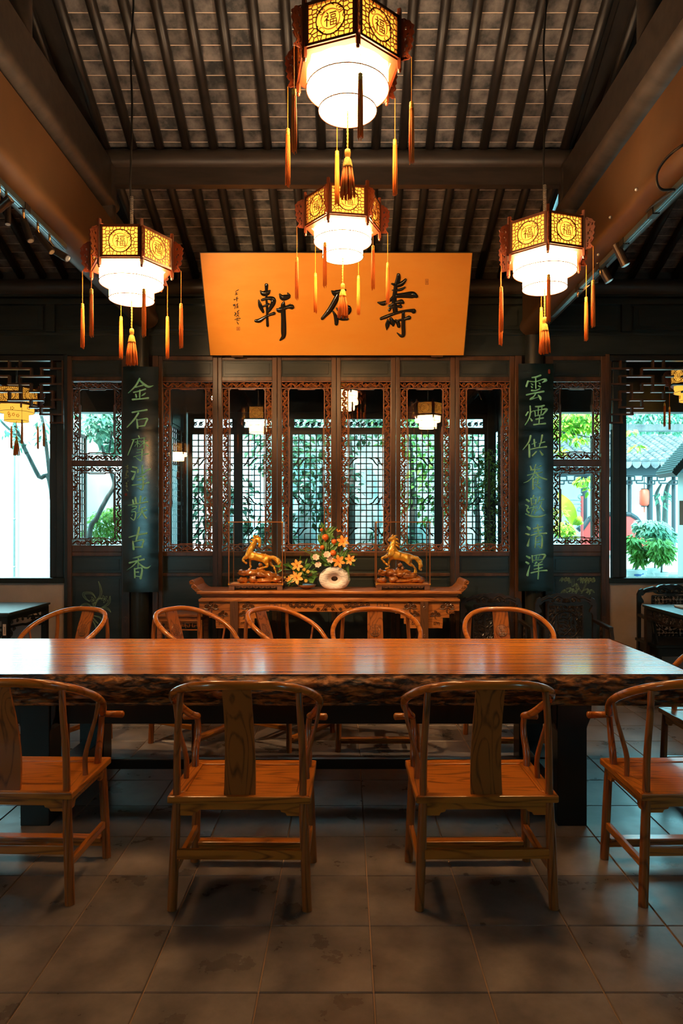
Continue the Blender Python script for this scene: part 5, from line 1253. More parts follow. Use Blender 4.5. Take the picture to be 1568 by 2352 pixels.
leafy(fa, [(742,1275,733,1222,9),(748,1272,745,1205,8),(748,1272,752,1238,11),(735,1250,730,1225,7),(738,1245,741,1203,7),(737,1212,732,1204,5),(738,1214,746,1203,5),(740,1208,738,1199,4),(745,1280,752,1245,12),(760,1285,772,1262,11),(757,1272,775,1252,10),(752,1270,768,1254,10),
           (770,1285,790,1270,9),(780,1300,800,1260,6),(785,1290,793,1268,8),(772,1236,782,1228,7),(768,1238,760,1228,6),(802,1295,818,1283,9),(800,1292,815,1299,7),(758,1302,762,1292,12),(748,1262,738,1248,8),(770,1262,778,1240,8),(730,1295,712,1290,9),(790,1302,802,1318,8)], M['leaf'])
leafy(fa, [(726,1283,712,1276,18),(736,1290,722,1270,16),(788,1302,790,1325,20)], M['gardenb'] if False else M['leaf'], 'striped_leaf')
for (x0, y0, x1, y1) in ((785,1278,822,1274),(797,1298,802,1334),(722,1276,684,1262),(735,1274,700,1260)):   # ferns and grass plumes
    b = MB(); p, q = V(x0,y0,-.03), V(x1,y1,-.06); b.tube([p, (p+q)/2+Vector((0,0,.012)), q], .0014, 5, 4)
    nf_ = 11
    for k in range(nf_):
        c = p.lerp(q, k/nf_)+Vector((0,0,.012*math.sin(math.pi*k/nf_)))
        for s_ in (-1, 1): d = (q-p).normalized()*.6+Vector((0,-.2,s_*.9 if abs(x1-x0) > abs(y1-y0) else 0))+Vector((s_*.9 if abs(x1-x0) < abs(y1-y0) else 0,0,0)); b.leaf(c, d, (0,-1,0), .020*(1-.5*k/nf_), .007)
    part_at(b, 'fern', M['leaf'], fa, False)
rl = random.Random(77)
leafy(fa, [(768+rl.uniform(-12,14), 1296+rl.uniform(-6,4), 768+rl.uniform(-44,48), 1268+rl.uniform(-22,28), rl.uniform(6,12)) for _ in range(34)]+[(752+rl.uniform(-4,6), 1250+rl.uniform(-28,20), 752+rl.uniform(-20,22), 1240+rl.uniform(-34,18), rl.uniform(4,9)) for _ in range(16)], M['leaf'])
# low arrangement in the dish
da = thing('low_flower_arrangement', 'low arrangement of orange lilies and yellow buds in a brown dish', 'flowers', tuple(V(694, 1342)))
for (x, y, r_) in ((682,1299,.060),(681,1327,.072),(664,1331,.034)):
    b = MB(); flower(b, V(x,y,-.05), r_, 6, (rng.uniform(-.3,.2),-1,.3), rng, 0, .5); part_at(b, 'lily', M['lily'], da)
for (x, y) in ((707,1313),(702,1334),(698,1308),(657,1333),(654,1326),(665,1341)):
    b = MB(); b.ball(V(x,y,-.04), .015 if x > 690 else .007, 10, 8, amp=.3, fr=4); flower(b, V(x,y,-.052), .020 if x > 690 else .01, 9, (0,-1,.2), rng, 0, .3); part_at(b, 'yellow_bud', M['yel'], da)
b = MB(); b.ball(V(667,1301,-.03), .009, 8, 6); b.ball(V(677,1313,-.02), .02, 10, 8); part_at(b, 'orange', M['fruit'], da)
leafy(da, [(690+rl.uniform(-14,14), 1322+rl.uniform(-10,12), 690+rl.uniform(-34,36), 1318+rl.uniform(-26,26), rl.uniform(5,10)) for _ in range(26)]+[(715,1320,731,1318,9),(713,1315,728,1312,7),(713,1325,732,1324,7),(712,1335,724,1322,16),(710,1338,720,1330,14),(700,1300,712,1294,7),(690,1290,697,1292,6),(688,1292,690,1275,3),(700,1297,706,1280,4),(670,1300,650,1296,9),(664,1303,661,1290,4),(672,1305,652,1307,7),(690,1338,694,1346,6),(675,1340,667,1347,5),(700,1310,698,1300,8),(695,1318,700,1326,10),(686,1340,690,1347,6),(668,1338,662,1346,4),(712,1310,722,1318,5),
           (650,1306,636,1316,5),(648,1303,628,1298,5),(640,1302,645,1292,4)], M['leaf'])
for (x0,y0,x1,y1) in ((675,1316,640,1306),(680,1312,690,1276),(690,1318,705,1295),(700,1340,650,1330)): stem(da, x0, y0, x1, y1, .0018, .01)
dd = thing('flower_dish', 'shallow brown dish under the low flower arrangement', 'dish', (PX(704, VY), VY, az+.001))
b = MB(); b.lathe([(.035,0),(.04,.006),(.075,.022),(.092,.040),(.090,.042),(.07,.028),(.03,.012)], 28); b.build('bowl', M['dish'], dd, True)

# ================================================================== BLACK CARVED FURNITURE
def splat_carving(mb, T, W, H, seed):
    r = random.Random(seed); nx, nz = int(W/.036), int(H/.036)
    for i in range(nx):
        for j in range(nz):
            x = (i+.5)*W/nx-W/2; z = (j+.5)*H/nz
            if (x*x+(z-H*.48)**2)**.5 > W*.44 or (i+j) % 2: scroll(mb, x+r.uniform(-.004,.004), z, .015, T, 1.3, r.choice((-1,1)), .008, r.uniform(0,6), .009)
            a = r.uniform(0, 3.1); mb.ribbon([(x-.022*math.cos(a), z-.022*math.sin(a), .004),(x+.004, z, .012),(x+.022*math.cos(a), z+.022*math.sin(a), .004)], T, .010, 0, 1, caps=0)
    mb.ribbon([(W*.40*math.cos(k*.393), H*.48+W*.40*math.sin(k*.393), .012) for k in range(17)], T, .012, 0, 2, caps=0)
    for (x0, x1, z0, z1) in ((-W/2-.006, -W/2+.006, 0, H), (W/2-.006, W/2+.006, 0, H), (-W/2, W/2, -.006, .006), (-W/2, W/2, H-.006, H+.006)):
        mb.prism([(x0,z0),(x1,z0),(x1,z1),(x0,z1)], T, -.006, .010)
def carved_chair(loc, rz, label, W=.62, zt_=.97, splW=.33, m='blackwood', solid=True, group=None):
    t = thing('carved_armchair', label, 'chair', loc, rz, group); HS = .47; h = W/2; D = .24
    b = MB(); b.box(-h, h, -D, D, HS-.03, HS); b.build('seat', M[m], t, bevel=.006)
    b = MB(); b.box(-h+.02, h-.02, -D+.02, -D+.045, HS-.11, HS-.03); b.box(-h+.02, h-.02, D-.045, D-.02, HS-.11, HS-.03); b.box(-h+.02, -h+.045, -D, D, HS-.11, HS-.03); b.box(h-.045, h-.02, -D, D, HS-.11, HS-.03); b.build('apron', M[m], t, bevel=.003)
    for sx in (-1, 1):
        for sy in (-1, 1):
            x = sx*(h-.035); y = sy*(D-.03); b = MB(); b.box(x-.024, x+.024, y-.024, y+.024, 0, HS-.03); b.build('leg', M[m], t, bevel=.004)
        b = MB(); b.box(sx*(h-.03)-.010, sx*(h-.03)+.010, -D+.05, D-.05, .10, .14); b.build('stretcher', M[m], t)
        # arms: back post +y is the rear
        b = MB(); b.bar((sx*(h-.03), D-.03, HS+.235), (sx*(h-.01), -D+.07, HS+.21), .042, .030); b.bar((sx*(h-.01), -D+.08, HS+.205), (sx*(h-.01), -D+.045, HS+.10), .036, .028); b.bar((sx*(h-.01), -D+.05, HS+.11), (sx*(h-.03), -D+.06, HS), .034, .026)
        b.build('armrest', M[m], t, bevel=.006)
        b = MB(); T = lambda x, y, d: (sx*(h-.03)+d, x, y)
        b.prism([(-.04,HS),(.04,HS),(.04,HS+.21),(-.04,HS+.21)], T, -.008, .008)
        for k in range(4): scroll(b, 0, HS+.03+k*.05, .02, lambda x, y, d: (sx*(h-.03)-sx*(.008+d), x, y), 1.3, 1 if k % 2 else -1, .008)
        b.build('arm_panel', M[m], t)
        b = MB(); T = lambda x, y, d: (sx*x, D-.03+d, y); zc = zt_-.10
        b.prism([(h-.045,HS-.01),(h-.010,HS-.01),(h-.008,zc),(h-.030,zc+.045),(h-.06,zc+.06),(h-.075,zc+.035),(h-.048,zc+.015),(h-.050,zc-.03),(h-.070,zc-.06),(h-.074,zc-.085),(h-.055,zc-.09),(h-.045,zc-.12)] if sx > 0 else [(h-.045,zc-.12),(h-.055,zc-.09),(h-.074,zc-.085),(h-.070,zc-.06),(h-.050,zc-.03),(h-.048,zc+.015),(h-.075,zc+.035),(h-.06,zc+.06),(h-.030,zc+.045),(h-.008,zc),(h-.010,HS-.01),(h-.045,HS-.01)], T, -.016, .016)
        b.build('back_post', M[m], t, bevel=.003)
    b = MB(); T = lambda x, y, d: (x, D-.03-d, y)
    top = [(0,zt_),(.045,zt_-.006),(.07,zt_-.002),(.11,zt_-.010),(.135,zt_-.028),(.17,zt_-.022),(h-.10,zt_-.040),(h-.05,zt_-.065),(h-.012,zt_-.10)]
    bot = [(h-.06,zt_-.115),(h-.09,zt_-.085),(.17,zt_-.075),(.13,zt_-.10),(.05,zt_-.105),(0,zt_-.12)]
    half_ = top+bot; full = half_+[(-x, y) for x, y in reversed(half_[1:-1])]
    b.prism(full[::-1], T, -.018, .018)
    for sx in (-1, 1):
        b.ribbon([(sx*.03,zt_-.05,.012),(sx*.08,zt_-.03,.012),(sx*.12,zt_-.055,.012),(sx*.16,zt_-.045,.012),(sx*(h-.07),zt_-.075,.012)], T, .010, .018, 3)
        scroll(b, sx*.07, zt_-.07, .022, lambda x, y, d: T(x, y, d+.018), 1.4, sx, .010); scroll(b, sx*.125, zt_-.075, .016, lambda x, y, d: T(x, y, d+.018), 1.3, -sx, .008)
    for k in range(9): a = math.pi*(k+.5)/9; b.ribbon([(0,zt_-.09,.006),(.035*math.cos(a),zt_-.09+.035*math.sin(a),.012)], T, .012, .018, 1)
    b.build('crest', M[m], t, bevel=.003)
    b = MB(); splat_carving(b, lambda x, y, d: (x, D-.03-d, HS+.01+y), splW, zt_-.115-HS-.01, hash(label) % 50 if False else int(abs(loc[0])*10))
    if solid: b.prism([(-splW/2,HS),(splW/2,HS),(splW/2,zt_-.11),(-splW/2,zt_-.11)], lambda x, y, d: (x, D-.03-d, y), -.014, -.001)
    b.build('carved_splat', M[m], t)
    return t
GC = 'carved dark armchairs beside the altar'
carved_chair((PX(1127,6.55), 6.34, 0), math.radians(0), 'carved dark armchair between the altar table and the right pillar', .60, .965, group=GC)
carved_chair((PX(1298,6.55), 6.34, 0), math.radians(0), 'carved dark armchair below the painted bamboo, in front of the right fixed leaf', .60, .965, group=GC)
carved_chair((3.27, 6.77, 0), math.radians(0), 'black open-backed carved armchair behind the square table on the right', .68, 1.01, .36, 'black', False)

def square_table(x0, y0, label, rosettes):
    S_ = .87; t = thing('square_table', label, 'table', (x0+S_/2, y0+S_/2, 0)); h = S_/2; z = .83
    b = MB(); b.box(-h, h, -h, h, z-.022, z); b.box(-h+.012, h-.012, -h+.012, h-.012, z-.036, z-.022); b.build('table_top', M['tabletop'], t, bevel=.005)
    b = MB()
    for s_ in (-1, 1):
        b.box(-h+.02, h-.02, s_*(h-.03)-.010, s_*(h-.03)+.010, z-.075, z-.036) if not rosettes else b.box(-h+.02, h-.02, s_*(h-.03)-.010, s_*(h-.03)+.010, z-.048, z-.036)
        b.box(s_*(h-.03)-.010, s_*(h-.03)+.010, -h+.02, h-.02, z-.075, z-.036) if not rosettes else b.box(s_*(h-.03)-.010, s_*(h-.03)+.010, -h+.02, h-.02, z-.048, z-.036)
    b.build('apron', M['black'], t)
    for a in range(4):
        R_ = Matrix.Rotation(a*math.pi/2, 4, 'Z'); b = MB(); T = lambda x, y, d: (x, -h+.03-d, y)
        zz = z-.115 if rosettes else z-.13
        b.prism([(-h+.06,zz-.012),(-.12,zz-.022),(-.06,zz-.034),(.06,zz-.034),(.12,zz-.022),(h-.06,zz-.012),(h-.06,zz+.006),(.12,zz-.002),(.06,zz-.014),(-.06,zz-.014),(-.12,zz-.002),(-h+.06,zz+.006)], T, -.008, .010)
        if rosettes:
            for k in range(5):
                x = -h+.14+k*(S_-.28)/4
                for q in range(6): b.ribbon([(x,z-.078,.006),(x+.018*math.cos(q*1.047),z-.078+.018*math.sin(q*1.047),.012)], T, .008, .0, 1)
                if k < 4: b.box(x+(S_-.28)/8-.008, x+(S_-.28)/8+.008, -h+.02, -h+.035, zz, z-.048)
        else:
            for k in range(7): scroll(b, -h+.12+k*(S_-.24)/6, z-.098, .018, T, 1.3, 1 if k % 2 else -1, .008)
            for s_ in (-1, 1): scroll(b, s_*(h-.10), z-.20, .035, T, 1.5, s_, .012); scroll(b, s_*(h-.16), z-.165, .022, T, 1.4, -s_, .010)
        b.xf(R_); b.build('fretwork', M['black'] if not rosettes else M['blackwood'], t)
    for sx in (-1, 1):
        for sy in (-1, 1):
            b = MB(); x, y = sx*(h-.04), sy*(h-.04); b.box(x-.028, x+.028, y-.028, y+.028, .0, z-.036); b.box(x-.034, x+.034, y-.034, y+.034, 0, .05); b.build('leg', M['black'] if not rosettes else M['blackwood'], t, bevel=.004)
    return t
t = square_table(-2.985-.87, 6.10, 'square black lacquer table by the left wall', False)
b = MB(); b.box(0, .028, -.002, 0, -.05, .05)
for k in range(5): b.box(.012, .018, -.003, -.002, -.034+k*.013, -.027+k*.013, 1)
o = b.build('paper_label', [M['paperw'], M['ink']], t); o.location = (.435-.04-.014, -.435+.04-.030, .68)
sq = square_table(2.905, 5.91, 'square dark table with rosette fretwork by the right wall', True)
# dishes on the right table
t = thing('serving_tray', 'square white tray on the right table', 'tray', (3.30, 6.42, .831))
b = MB(); b.box(-.19,.19,-.13,.13,0,.008); 
for (a,c,e,f) in ((-.19,.19,-.13,-.122),(-.19,.19,.122,.13),(-.19,-.182,-.13,.13),(.182,.19,-.13,.13)): b.box(a,c,e,f,0,.022)
b.build('tray', M['whitec'], t, bevel=.002)
t = thing('shell_ornament', 'orange shell-like dish standing on the white tray', 'ornament', (3.31, 6.42, .845))
b = MB(); b.tube([(-.16,0,.085),(-.09,0,.065),(-.02,-.01,.045),(.06,0,.050),(.15,0,.060)], [.008,.018,.034,.032,.012], 12, 5, flat=.6); b.build('shell', M['food'], t, True)
b = MB(); b.lathe([(.02,0),(.012,.02),(.02,.03)], 10); b.build('foot', M['food'], t, True)
GB2 = 'small orange cakes on the tray'
for k in range(5):
    b = MB(); b.box(-.013,.013,-.018,.018,0,.018); o = b.build('cake', M['food'], None, bevel=.004); o.location = (3.22+k*.034, 6.335, .839); tag(o, '%s small orange cake in the row on the white tray' % ('leftmost','second','middle','fourth','rightmost')[k], 'cake', GB2)
t = thing('bamboo_steamer', 'round bamboo steamer at the picture edge on the right table', 'steamer', (3.325, 6.13, .831))
b = MB(); b.lathe([(.085,0),(.088,.005),(.088,.035),(.084,.037),(.088,.040),(.088,.060)], 32); b.build('basket', M['steamer'], t, 'auto')
b = MB(); b.lathe([(.090,.060),(.090,.070),(.06,.076),(.0,.078)], 32); b.build('lid', M['steamer'], t, 'auto')

# low fretwork stand left of the altar
t = thing('fretwork_stand', 'small red-brown stand with fretwork apron left of the altar table', 'stand', (PX(417,6.55), 6.62, 0)); h = .22; z = .775
b = MB(); b.box(-h,h,-.17,.17,z-.025,z); b.box(-h+.02,h-.02,-.15,.15,z-.055,z-.025); b.box(-h+.006,h-.006,-.165,.165,z-.070,z-.055); b.build('table_top', M['altar'], t, bevel=.004)
for sx in (-1,1):
    for sy in (-1,1): b = MB(); b.box(sx*(h-.03)-.022, sx*(h-.03)+.022, sy*.14-.02, sy*.14+.02, 0, z-.07); b.build('leg', M['altar'], t, bevel=.004)
for y in (-.145, .145):
    b = MB(); T = lambda x, yy, d: (x, y-d, yy)
    for k in range(5): key(b, -.14+k*.07, z-.11, 1.1, T, 1 if k % 2 else -1)
    b.box(-h+.04, h-.04, y-.006, y+.006, z-.085, z-.07); b.box(-h+.04, h-.04, y-.006, y+.006, z-.155, z-.145); b.build('fretwork', M['altar'], t)
print('furniture ok')

# ================================================================== TRACK LIGHTS
def track(x, z, y0, y1, label):
    t = thing('lighting_track', label, 'track', (x, y0, z)); b = MB(); L = y1-y0
    b.box(-.017,.017,0,L,-.018,.018); b.box(-.012,-.006,0,L,-.021,-.018); b.box(.006,.012,0,L,-.021,-.018); b.build('rail', M['track'], t)
    n_ = int(L/.45)
    for k in range(n_): b = MB(); b.box(-.022,.022,.1+k*.45,.17+k*.45,-.026,.020); b.build('connector', M['cable'], t)
    return t
track(-2.02, 3.600, 3.3, 4.95, 'metal lighting track under the left beam')
track(1.885, 3.525, 3.2, 6.3, 'metal lighting track under the right beam')
def spot(pa, pb, Z, dia, track_pt, label, group, aim=None, watt=0, cone=50):
    """cylinder between two picture points at a depth"""
    A = P(*pa, Z); B = P(*pb, Z-.02); c = (A+B)/2; t = thing('spotlight', label, 'spotlight', tuple(c), group=group)
    d = (B-A).normalized(); r = dia*Z/F/2; b = MB(); b.tube([A-c, B-c], r, 20); b.tube([B-c-d*.004, B-c+d*.004], r*1.04, 20); b.build('can', M['spot'], t, 'auto')
    b = MB(); b.tube([B-c, B-c+d*.006], r*.82, 20); b.build('lens', M['lamp'], t, 'auto')
    tp = Vector(track_pt)-c; b = MB(); b.tube([tp, Vector((tp.x, tp.y, tp.z-.035)), (A-c)*.6+Vector((0,0,r*.8))], .0055, 8, 3); b.tube([tp+Vector((0,0,.005)), tp+Vector((0,0,-.045))], .008, 8); b.build('stem', M['brass'], t, True)
    if aim:
        l = bpy.data.lights.new('spotlight_beam', 'SPOT'); l.energy = watt; l.color = (1.0,.62,.30); l.spot_size = math.radians(cone); l.spot_blend = .8; l.shadow_soft_size = .04
        o = bpy.data.objects.new('spotlight_beam', l); COL.objects.link(o); q = B+d*.03; o.location = q; o.rotation_euler = (Vector(aim)-q).to_track_quat('-Z','Y').to_euler()
SL = 'spotlights on the left track'; SR = 'spotlights on the right track'
spot((-6,482),(23,457), 4.0, 20, (-2.02,4.02,3.585), 'spotlight cut by the left picture edge, pointing sideways', SL)
spot((18,470),(18,514), 4.12, 13, (-2.02,4.10,3.585), 'spotlight at the left picture edge pointing down', SL)
spot((53,503),(70,552), 4.35, 16, (-2.02,4.32,3.585), 'spotlight showing its round lens left of the left lantern', SL, (-1.0,5.2,.75), 150, 60)
spot((85,535),(118,578), 4.55, 15, (-2.02,4.52,3.585), 'spotlight slanting down to the right under the left track', SL, (-.1,6.5,1.1), 480, 40)
spot((120,573),(154,593), 4.72, 17, (-2.02,4.70,3.585), 'last spotlight on the left track, pointing right', SL, (-.3,6.9,3.7), 260, 62)
spot((1414,562),(1436,608), 4.75, 19, (1.885,4.78,3.51), 'spotlight under the right track, nearer to the picture edge', SR, (.7,5.2,.75), 170, 60)
spot((1374,603),(1398,645), 5.15, 19, (1.885,5.12,3.51), 'spotlight under the right track beside the right lantern', SR)
spot((1324,655),(1370,642), 5.6, 15, (1.885,5.62,3.51), 'spotlight pointing left behind the right lantern tassels', SR, (.3,6.9,3.7), 150, 75)
b = MB(); b.tube([P(1600,320,3.62),P(1568,333,3.62),P(1542,352,3.68),P(1522,373,3.72),P(1508,400,3.75),P(1510,425,3.78),P(1522,436,3.80),P(1548,436,3.85),P(1530,448,3.95),P(1505,466,4.1),P(1484,486,4.3)], .0075, 8, 5)
o = b.build('conduit', M['cable'], None, True); tag(o, 'black flexible conduit looping over the right beam to the track', 'conduit')
for i, (px, py) in enumerate(((1461,435),(1401,499),(1373,585))):
    Z = 1.776*F/(px-CX); b = MB(); b.ball(P(px,py,Z), .011, 10, 8); o = b.build('beam_stud', M['lamp'], None, True); tag(o, 'small round stud on the right beam, %s' % ('nearest one', 'second one', 'lowest one')[i], 'stud', 'studs on the right beam')
print('tracks ok')

# ================================================================== OUTER VERANDA (behind the glazed leaves)
LZ = 8.6; LS = LZ/F
def LX(px): return (px-CX)*LS
def LH(py): return EYE-(py-CY)*LS
b = MB(); b.box(-5.6, 5.6, LZ-.05, LZ+.10, LH(948), 4.0); o = b.build('trim_4', M['dark'], kind='structure'); o['label'] = 'dark eave board of the veranda behind the hall'
b = MB(); b.box(-5.6, 5.6, WZ+.10, LZ+.6, 3.72, 3.80); o = b.build('ceiling', M['dark'], kind='structure'); o['label'] = 'veranda ceiling'
b = MB(); b.box(-5.6, 5.6, 3.4, 9.3, 6.3, 6.4); 
# lattice windows of the middle bay
lw = 115*LS; x_first = LX(443)-2*115*LS*0
def lattice_leaf():
    t = thing('window_5', 'lattice window of the veranda behind the doors', None, kind='structure')
    W = lw; gx0 = .055; gw = W-2*gx0; nX = 7; z0, z1 = .85, LH(998); c = gw/nX; nZ = round((z1-z0)/c); cz = (z1-z0)/nZ
    b = MB(); b.box(0,.030,-.02,.02,.1,3.05); b.box(W-.030,W,-.02,.02,.1,3.05); b.box(.03,W-.03,-.02,.02,z1+.03,z1+.08); b.box(.03,W-.03,-.02,.02,LH(963),3.05); b.box(.03,W-.03,-.02,.02,.1,z0-.03)
    b.box(.03,gx0,-.015,.015,z0-.03,z1+.03); b.box(W-gx0,W-.03,-.015,.015,z0-.03,z1+.03); b.box(gx0,W-gx0,-.015,.015,z1+.0,z1+.03); b.box(gx0,W-gx0,-.015,.015,z0-.03,z0)
    b.build('leaf_frame', M['dark'], t)
    b = MB(); r_ = .0085; period = 12
    def medallion(i, j):    # removed cells: the tall centre panes
        jj = j % period; return (i in (3,) and 4 <= jj <= 7)
    for i in range(1, nX):
        for j in range(nZ):
            jj = j % period
            if i in (3, 4) and 4 <= jj <= 7:
                pass
            b.box(gx0+i*c-r_/1.3, gx0+i*c+r_/1.3, -.009, .009, z0+j*cz, z0+(j+1)*cz) if not (i in (2,5) and jj in (2,9)) and not (i in (3,4) and jj in (3,8) and False) else None
    for j in range(1, nZ):
        jj = j % period
        for i in range(nX):
            if 5 <= jj <= 7 and i == 3: continue
            if jj in (3, 9) and i in (1, 5): continue
            b.box(gx0+i*c, gx0+(i+1)*c, -.008, .008, z0+j*cz-r_/1.3, z0+j*cz+r_/1.3)
    for j0 in range(0, nZ, period):
        for sx in (-1, 1):
            for sz in (-1, 1):
                cx = gx0+gw/2; cz0_ = z0+(j0+6)*cz
                for k in (0, 1):
                    p = [(cx+sx*(1.0+k)*c, cz0_+sz*4.0*cz), (cx+sx*(1.6+k)*c, cz0_+sz*3.7*cz), (cx+sx*(2.0+k*.8)*c, cz0_+sz*3.1*cz), (cx+sx*(2.5+k*.8)*c, cz0_+sz*(2.6)*cz)]
                    if max(q[1] for q in p) > z1 or min(q[1] for q in p) < z0 or max(abs(q[0]-cx) for q in p) > gw/2: continue
                    for q in range(3): b.bar((p[q][0],0,p[q][1]), (p[q+1][0],0,p[q+1][1]), .016, .014, up=(0,1,0), ext=.004)
    b.build('lattice', M['dark'], t)
    b = MB(); T = lambda x, y, d: (x, -d, y); zc = (LH(966)+LH(982))/2; 
    b.box(.03,gx0+.02,-.01,.01,LH(983),LH(962)); b.box(W-gx0-.02,W-.03,-.01,.01,LH(983),LH(962)); b.box(.03,W-.03,-.01,.01,LH(983)-.02,LH(983)+.004)
    for k in range(7):
        x = gx0+.03+k*(gw-.06)/6; scroll(b, x, zc, .026, T, 1.3, 1 if k % 2 else -1, .012, k, .01); b.ribbon([(x-.035,zc-.035,.006),(x,zc+.01,.014),(x+.035,zc+.035,.006)], T, .01, 0, 2)
    b.build('carved_transom', M['dark'], t)
    return t
L0 = lattice_leaf(); L0.location = (LX(432), LZ, 0)
for k in range(1, 6):
    r = dup(L0, (LX(432)+k*lw, LZ, 0), 0, 'lattice window of the veranda behind the %s glazed leaf' % ('first','second','third','fourth','fifth','sixth')[k]); r.name = 'window_%d' % (5+k)
for px in (421, 1127):
    b = MB(); x = LX(px); b.box(x-.05, x+.05, LZ-.07, LZ+.08, 0, 3.1); o = b.build('trim_5', M['dark'], kind='structure'); o['label'] = 'post at the end of the veranda windows'
# return walls beside the middle bay of the veranda
for x, nm in ((-2.02, 'left'), (1.86, 'right')):
    b = MB()
    for y in (7.45, 7.9, 8.35): b.box(x-.02, x+.02, y, y+.05, .1, 3.1)
    for z in (.85, .95+.9, 2.75): b.box(x-.02, x+.02, 7.35, 8.5, z, z+.04)
    b.box(x-.02, x+.02, 7.35, 8.5, .1, .85); b.box(x-.02, x+.02, 7.35, 8.5, 2.78, 3.75)
    z = .97
    while z < 2.75: b.box(x-.008, x+.008, 7.35, 8.5, z, z+.012); z += .075
    for k in range(13): b.box(x-.008, x+.008, 7.42+k*.082, 7.43+k*.082, .9, 2.78)
    o = b.build('trim_6', M['dark'], kind='structure'); o['label'] = 'lattice side screen of the veranda on the '+nm

# ================================================================== GARDEN
b = MB(); b.box(-14, 14, 9.6, 30, -.25, -.05); o = b.build('ground', M['pave'], kind='structure'); o['label'] = 'pale paving outside'
b = MB(); b.box(-14, -1.6, 11.6, 11.8, -.1, 6.0); o = b.build('garden_wall', M['white'], kind='structure'); o['label'] = 'bright white garden wall on the left'
b = MB(); b.box(-1.6, 2.6, 14.0, 14.2, -.1, 5.0); o = b.build('garden_wall', M['greywall'], kind='structure'); o['label'] = 'white wall behind the middle garden'
b = MB(); x = PX(31, 11.5); b.tube([(x,11.52,0),(x,11.52,6)], .022, 10)
for z in (.9, 1.7, 2.9, 3.6): b.tube([(x,11.52,z),(x,11.52,z+.03)], .03, 10)
o = b.build('drain_pipe', M['greywall'], None, True); tag(o, 'thin drain pipe on the white wall outside the left window', 'pipe')

def foliage(mb, c, rad, n, L, wd, rng, droop=.3):
    for _ in range(n):
        while True:
            q = Vector((rng.uniform(-1,1), rng.uniform(-1,1), rng.uniform(-1,1)))
            if .2 < q.length < 1: break
        p = Vector(c)+Vector((q.x*rad[0], q.y*rad[1], q.z*rad[2])); d = Vector((q.x+rng.uniform(-.6,.6), q.y+rng.uniform(-.6,.6), rng.uniform(-.9,.5)-droop))
        k = rng.uniform(.7,1.25); mb.leaf(p, d, (rng.uniform(-.4,.4), -.6+rng.uniform(-.4,.4), 1), L*k, wd*k)
def tree(name, label, cat, trunks, clumps, m, L, wd, seed, group=None, leafname='foliage'):
    rng = random.Random(seed); trunks[0][0][0] = (trunks[0][0][0][0], trunks[0][0][0][1], -.08); base = trunks[0][0][0]; t = thing(name, label, cat, (base[0], base[1], base[2]), group=group); I = -Vector(base[:3])
    for pts, rr in trunks:
        b = MB(); b.tube([Vector(p)+I for p in pts], rr, 9, 5); b.build('branch', M['trunk'], t, True)
    b = MB()
    for (c, rad, n) in clumps: foliage(b, Vector(c)+I, rad, n, L, wd, rng)
    o = b.build(leafname, M[m], t, kind='stuff'); return t
q = lambda px, py, Z: tuple(P(px, py, Z))
tree('courtyard_tree', 'slanting grey-barked tree in front of the white wall outside the left window', 'tree',
     [([q(140,1400,10.2),q(118,1125,10.2),q(90,1095,10.2),q(64,1045,10.2),q(40,1005,10.2),q(5,970,10.2),q(-30,930,10.2)], [.04,.036,.033,.028,.022,.017,.010]),
      ([q(62,1042,10.2),q(48,1010,10.2),q(35,975,10.1),q(25,930,10.0)], [.032,.026,.022,.015]),
      ([q(118,1125,10.2),q(103,1000,10.2),q(95,955,10.2),q(80,900,10.2)], [.03,.026,.022,.015])],
     [(q(15,998,10.1),(.10,.1,.06),8),(q(50,1015,10.1),(.10,.1,.07),10),(q(40,1020,10.1),(.06,.1,.05),5),(q(98,980,10.1),(.10,.1,.16),16),(q(100,1010,10.1),(.10,.1,.05),8),(q(20,975,10.1),(.2,.1,.08),10),(q(-60,960,10.1),(.5,.3,.3),60)], 'gardenb', .11, .045, 3)
tree('courtyard_tree', 'leafy tree seen through the carved openings left of the left couplet', 'tree',
     [([q(200,1400,10.6),q(205,1235,10.6),q(222,1190,10.6),q(245,1145,10.6),q(262,1115,10.6),q(255,1085,10.6),q(240,1045,10.6),q(228,1005,10.6),q(215,960,10.6),q(205,900,10.6)], [.045,.04,.037,.034,.031,.027,.025,.025,.02,.014]),
      ([q(228,1005,10.6),q(245,985,10.5),q(266,975,10.4)], [.02,.014,.008]), ([q(250,1040,10.7),q(256,1000,10.7),q(262,960,10.7)], [.02,.016,.01])],
     [(q(212,985,10.4),(.17,.3,.12),60),(q(240,965,10.5),(.25,.4,.18),170),(q(262,1000,10.9),(.16,.3,.22),160),(q(258,1030,10.9),(.14,.2,.1),60),(q(222,1005,10.4),(.10,.2,.08),24),(q(210,940,10.6),(.5,.4,.2),160)], 'gardenb', .125, .058, 5)
tree('garden_shrub', 'low bright green shrub below the tree left of the left couplet', 'shrub', [([q(245,1400,10.9),q(245,1240,10.9)], [.02,.012])],
     [(q(245,1195,10.9),(.26,.3,.17),420),(q(235,1225,10.9),(.3,.3,.14),300),(q(262,1178,10.9),(.12,.3,.10),120)], 'garden', .075, .04, 6)
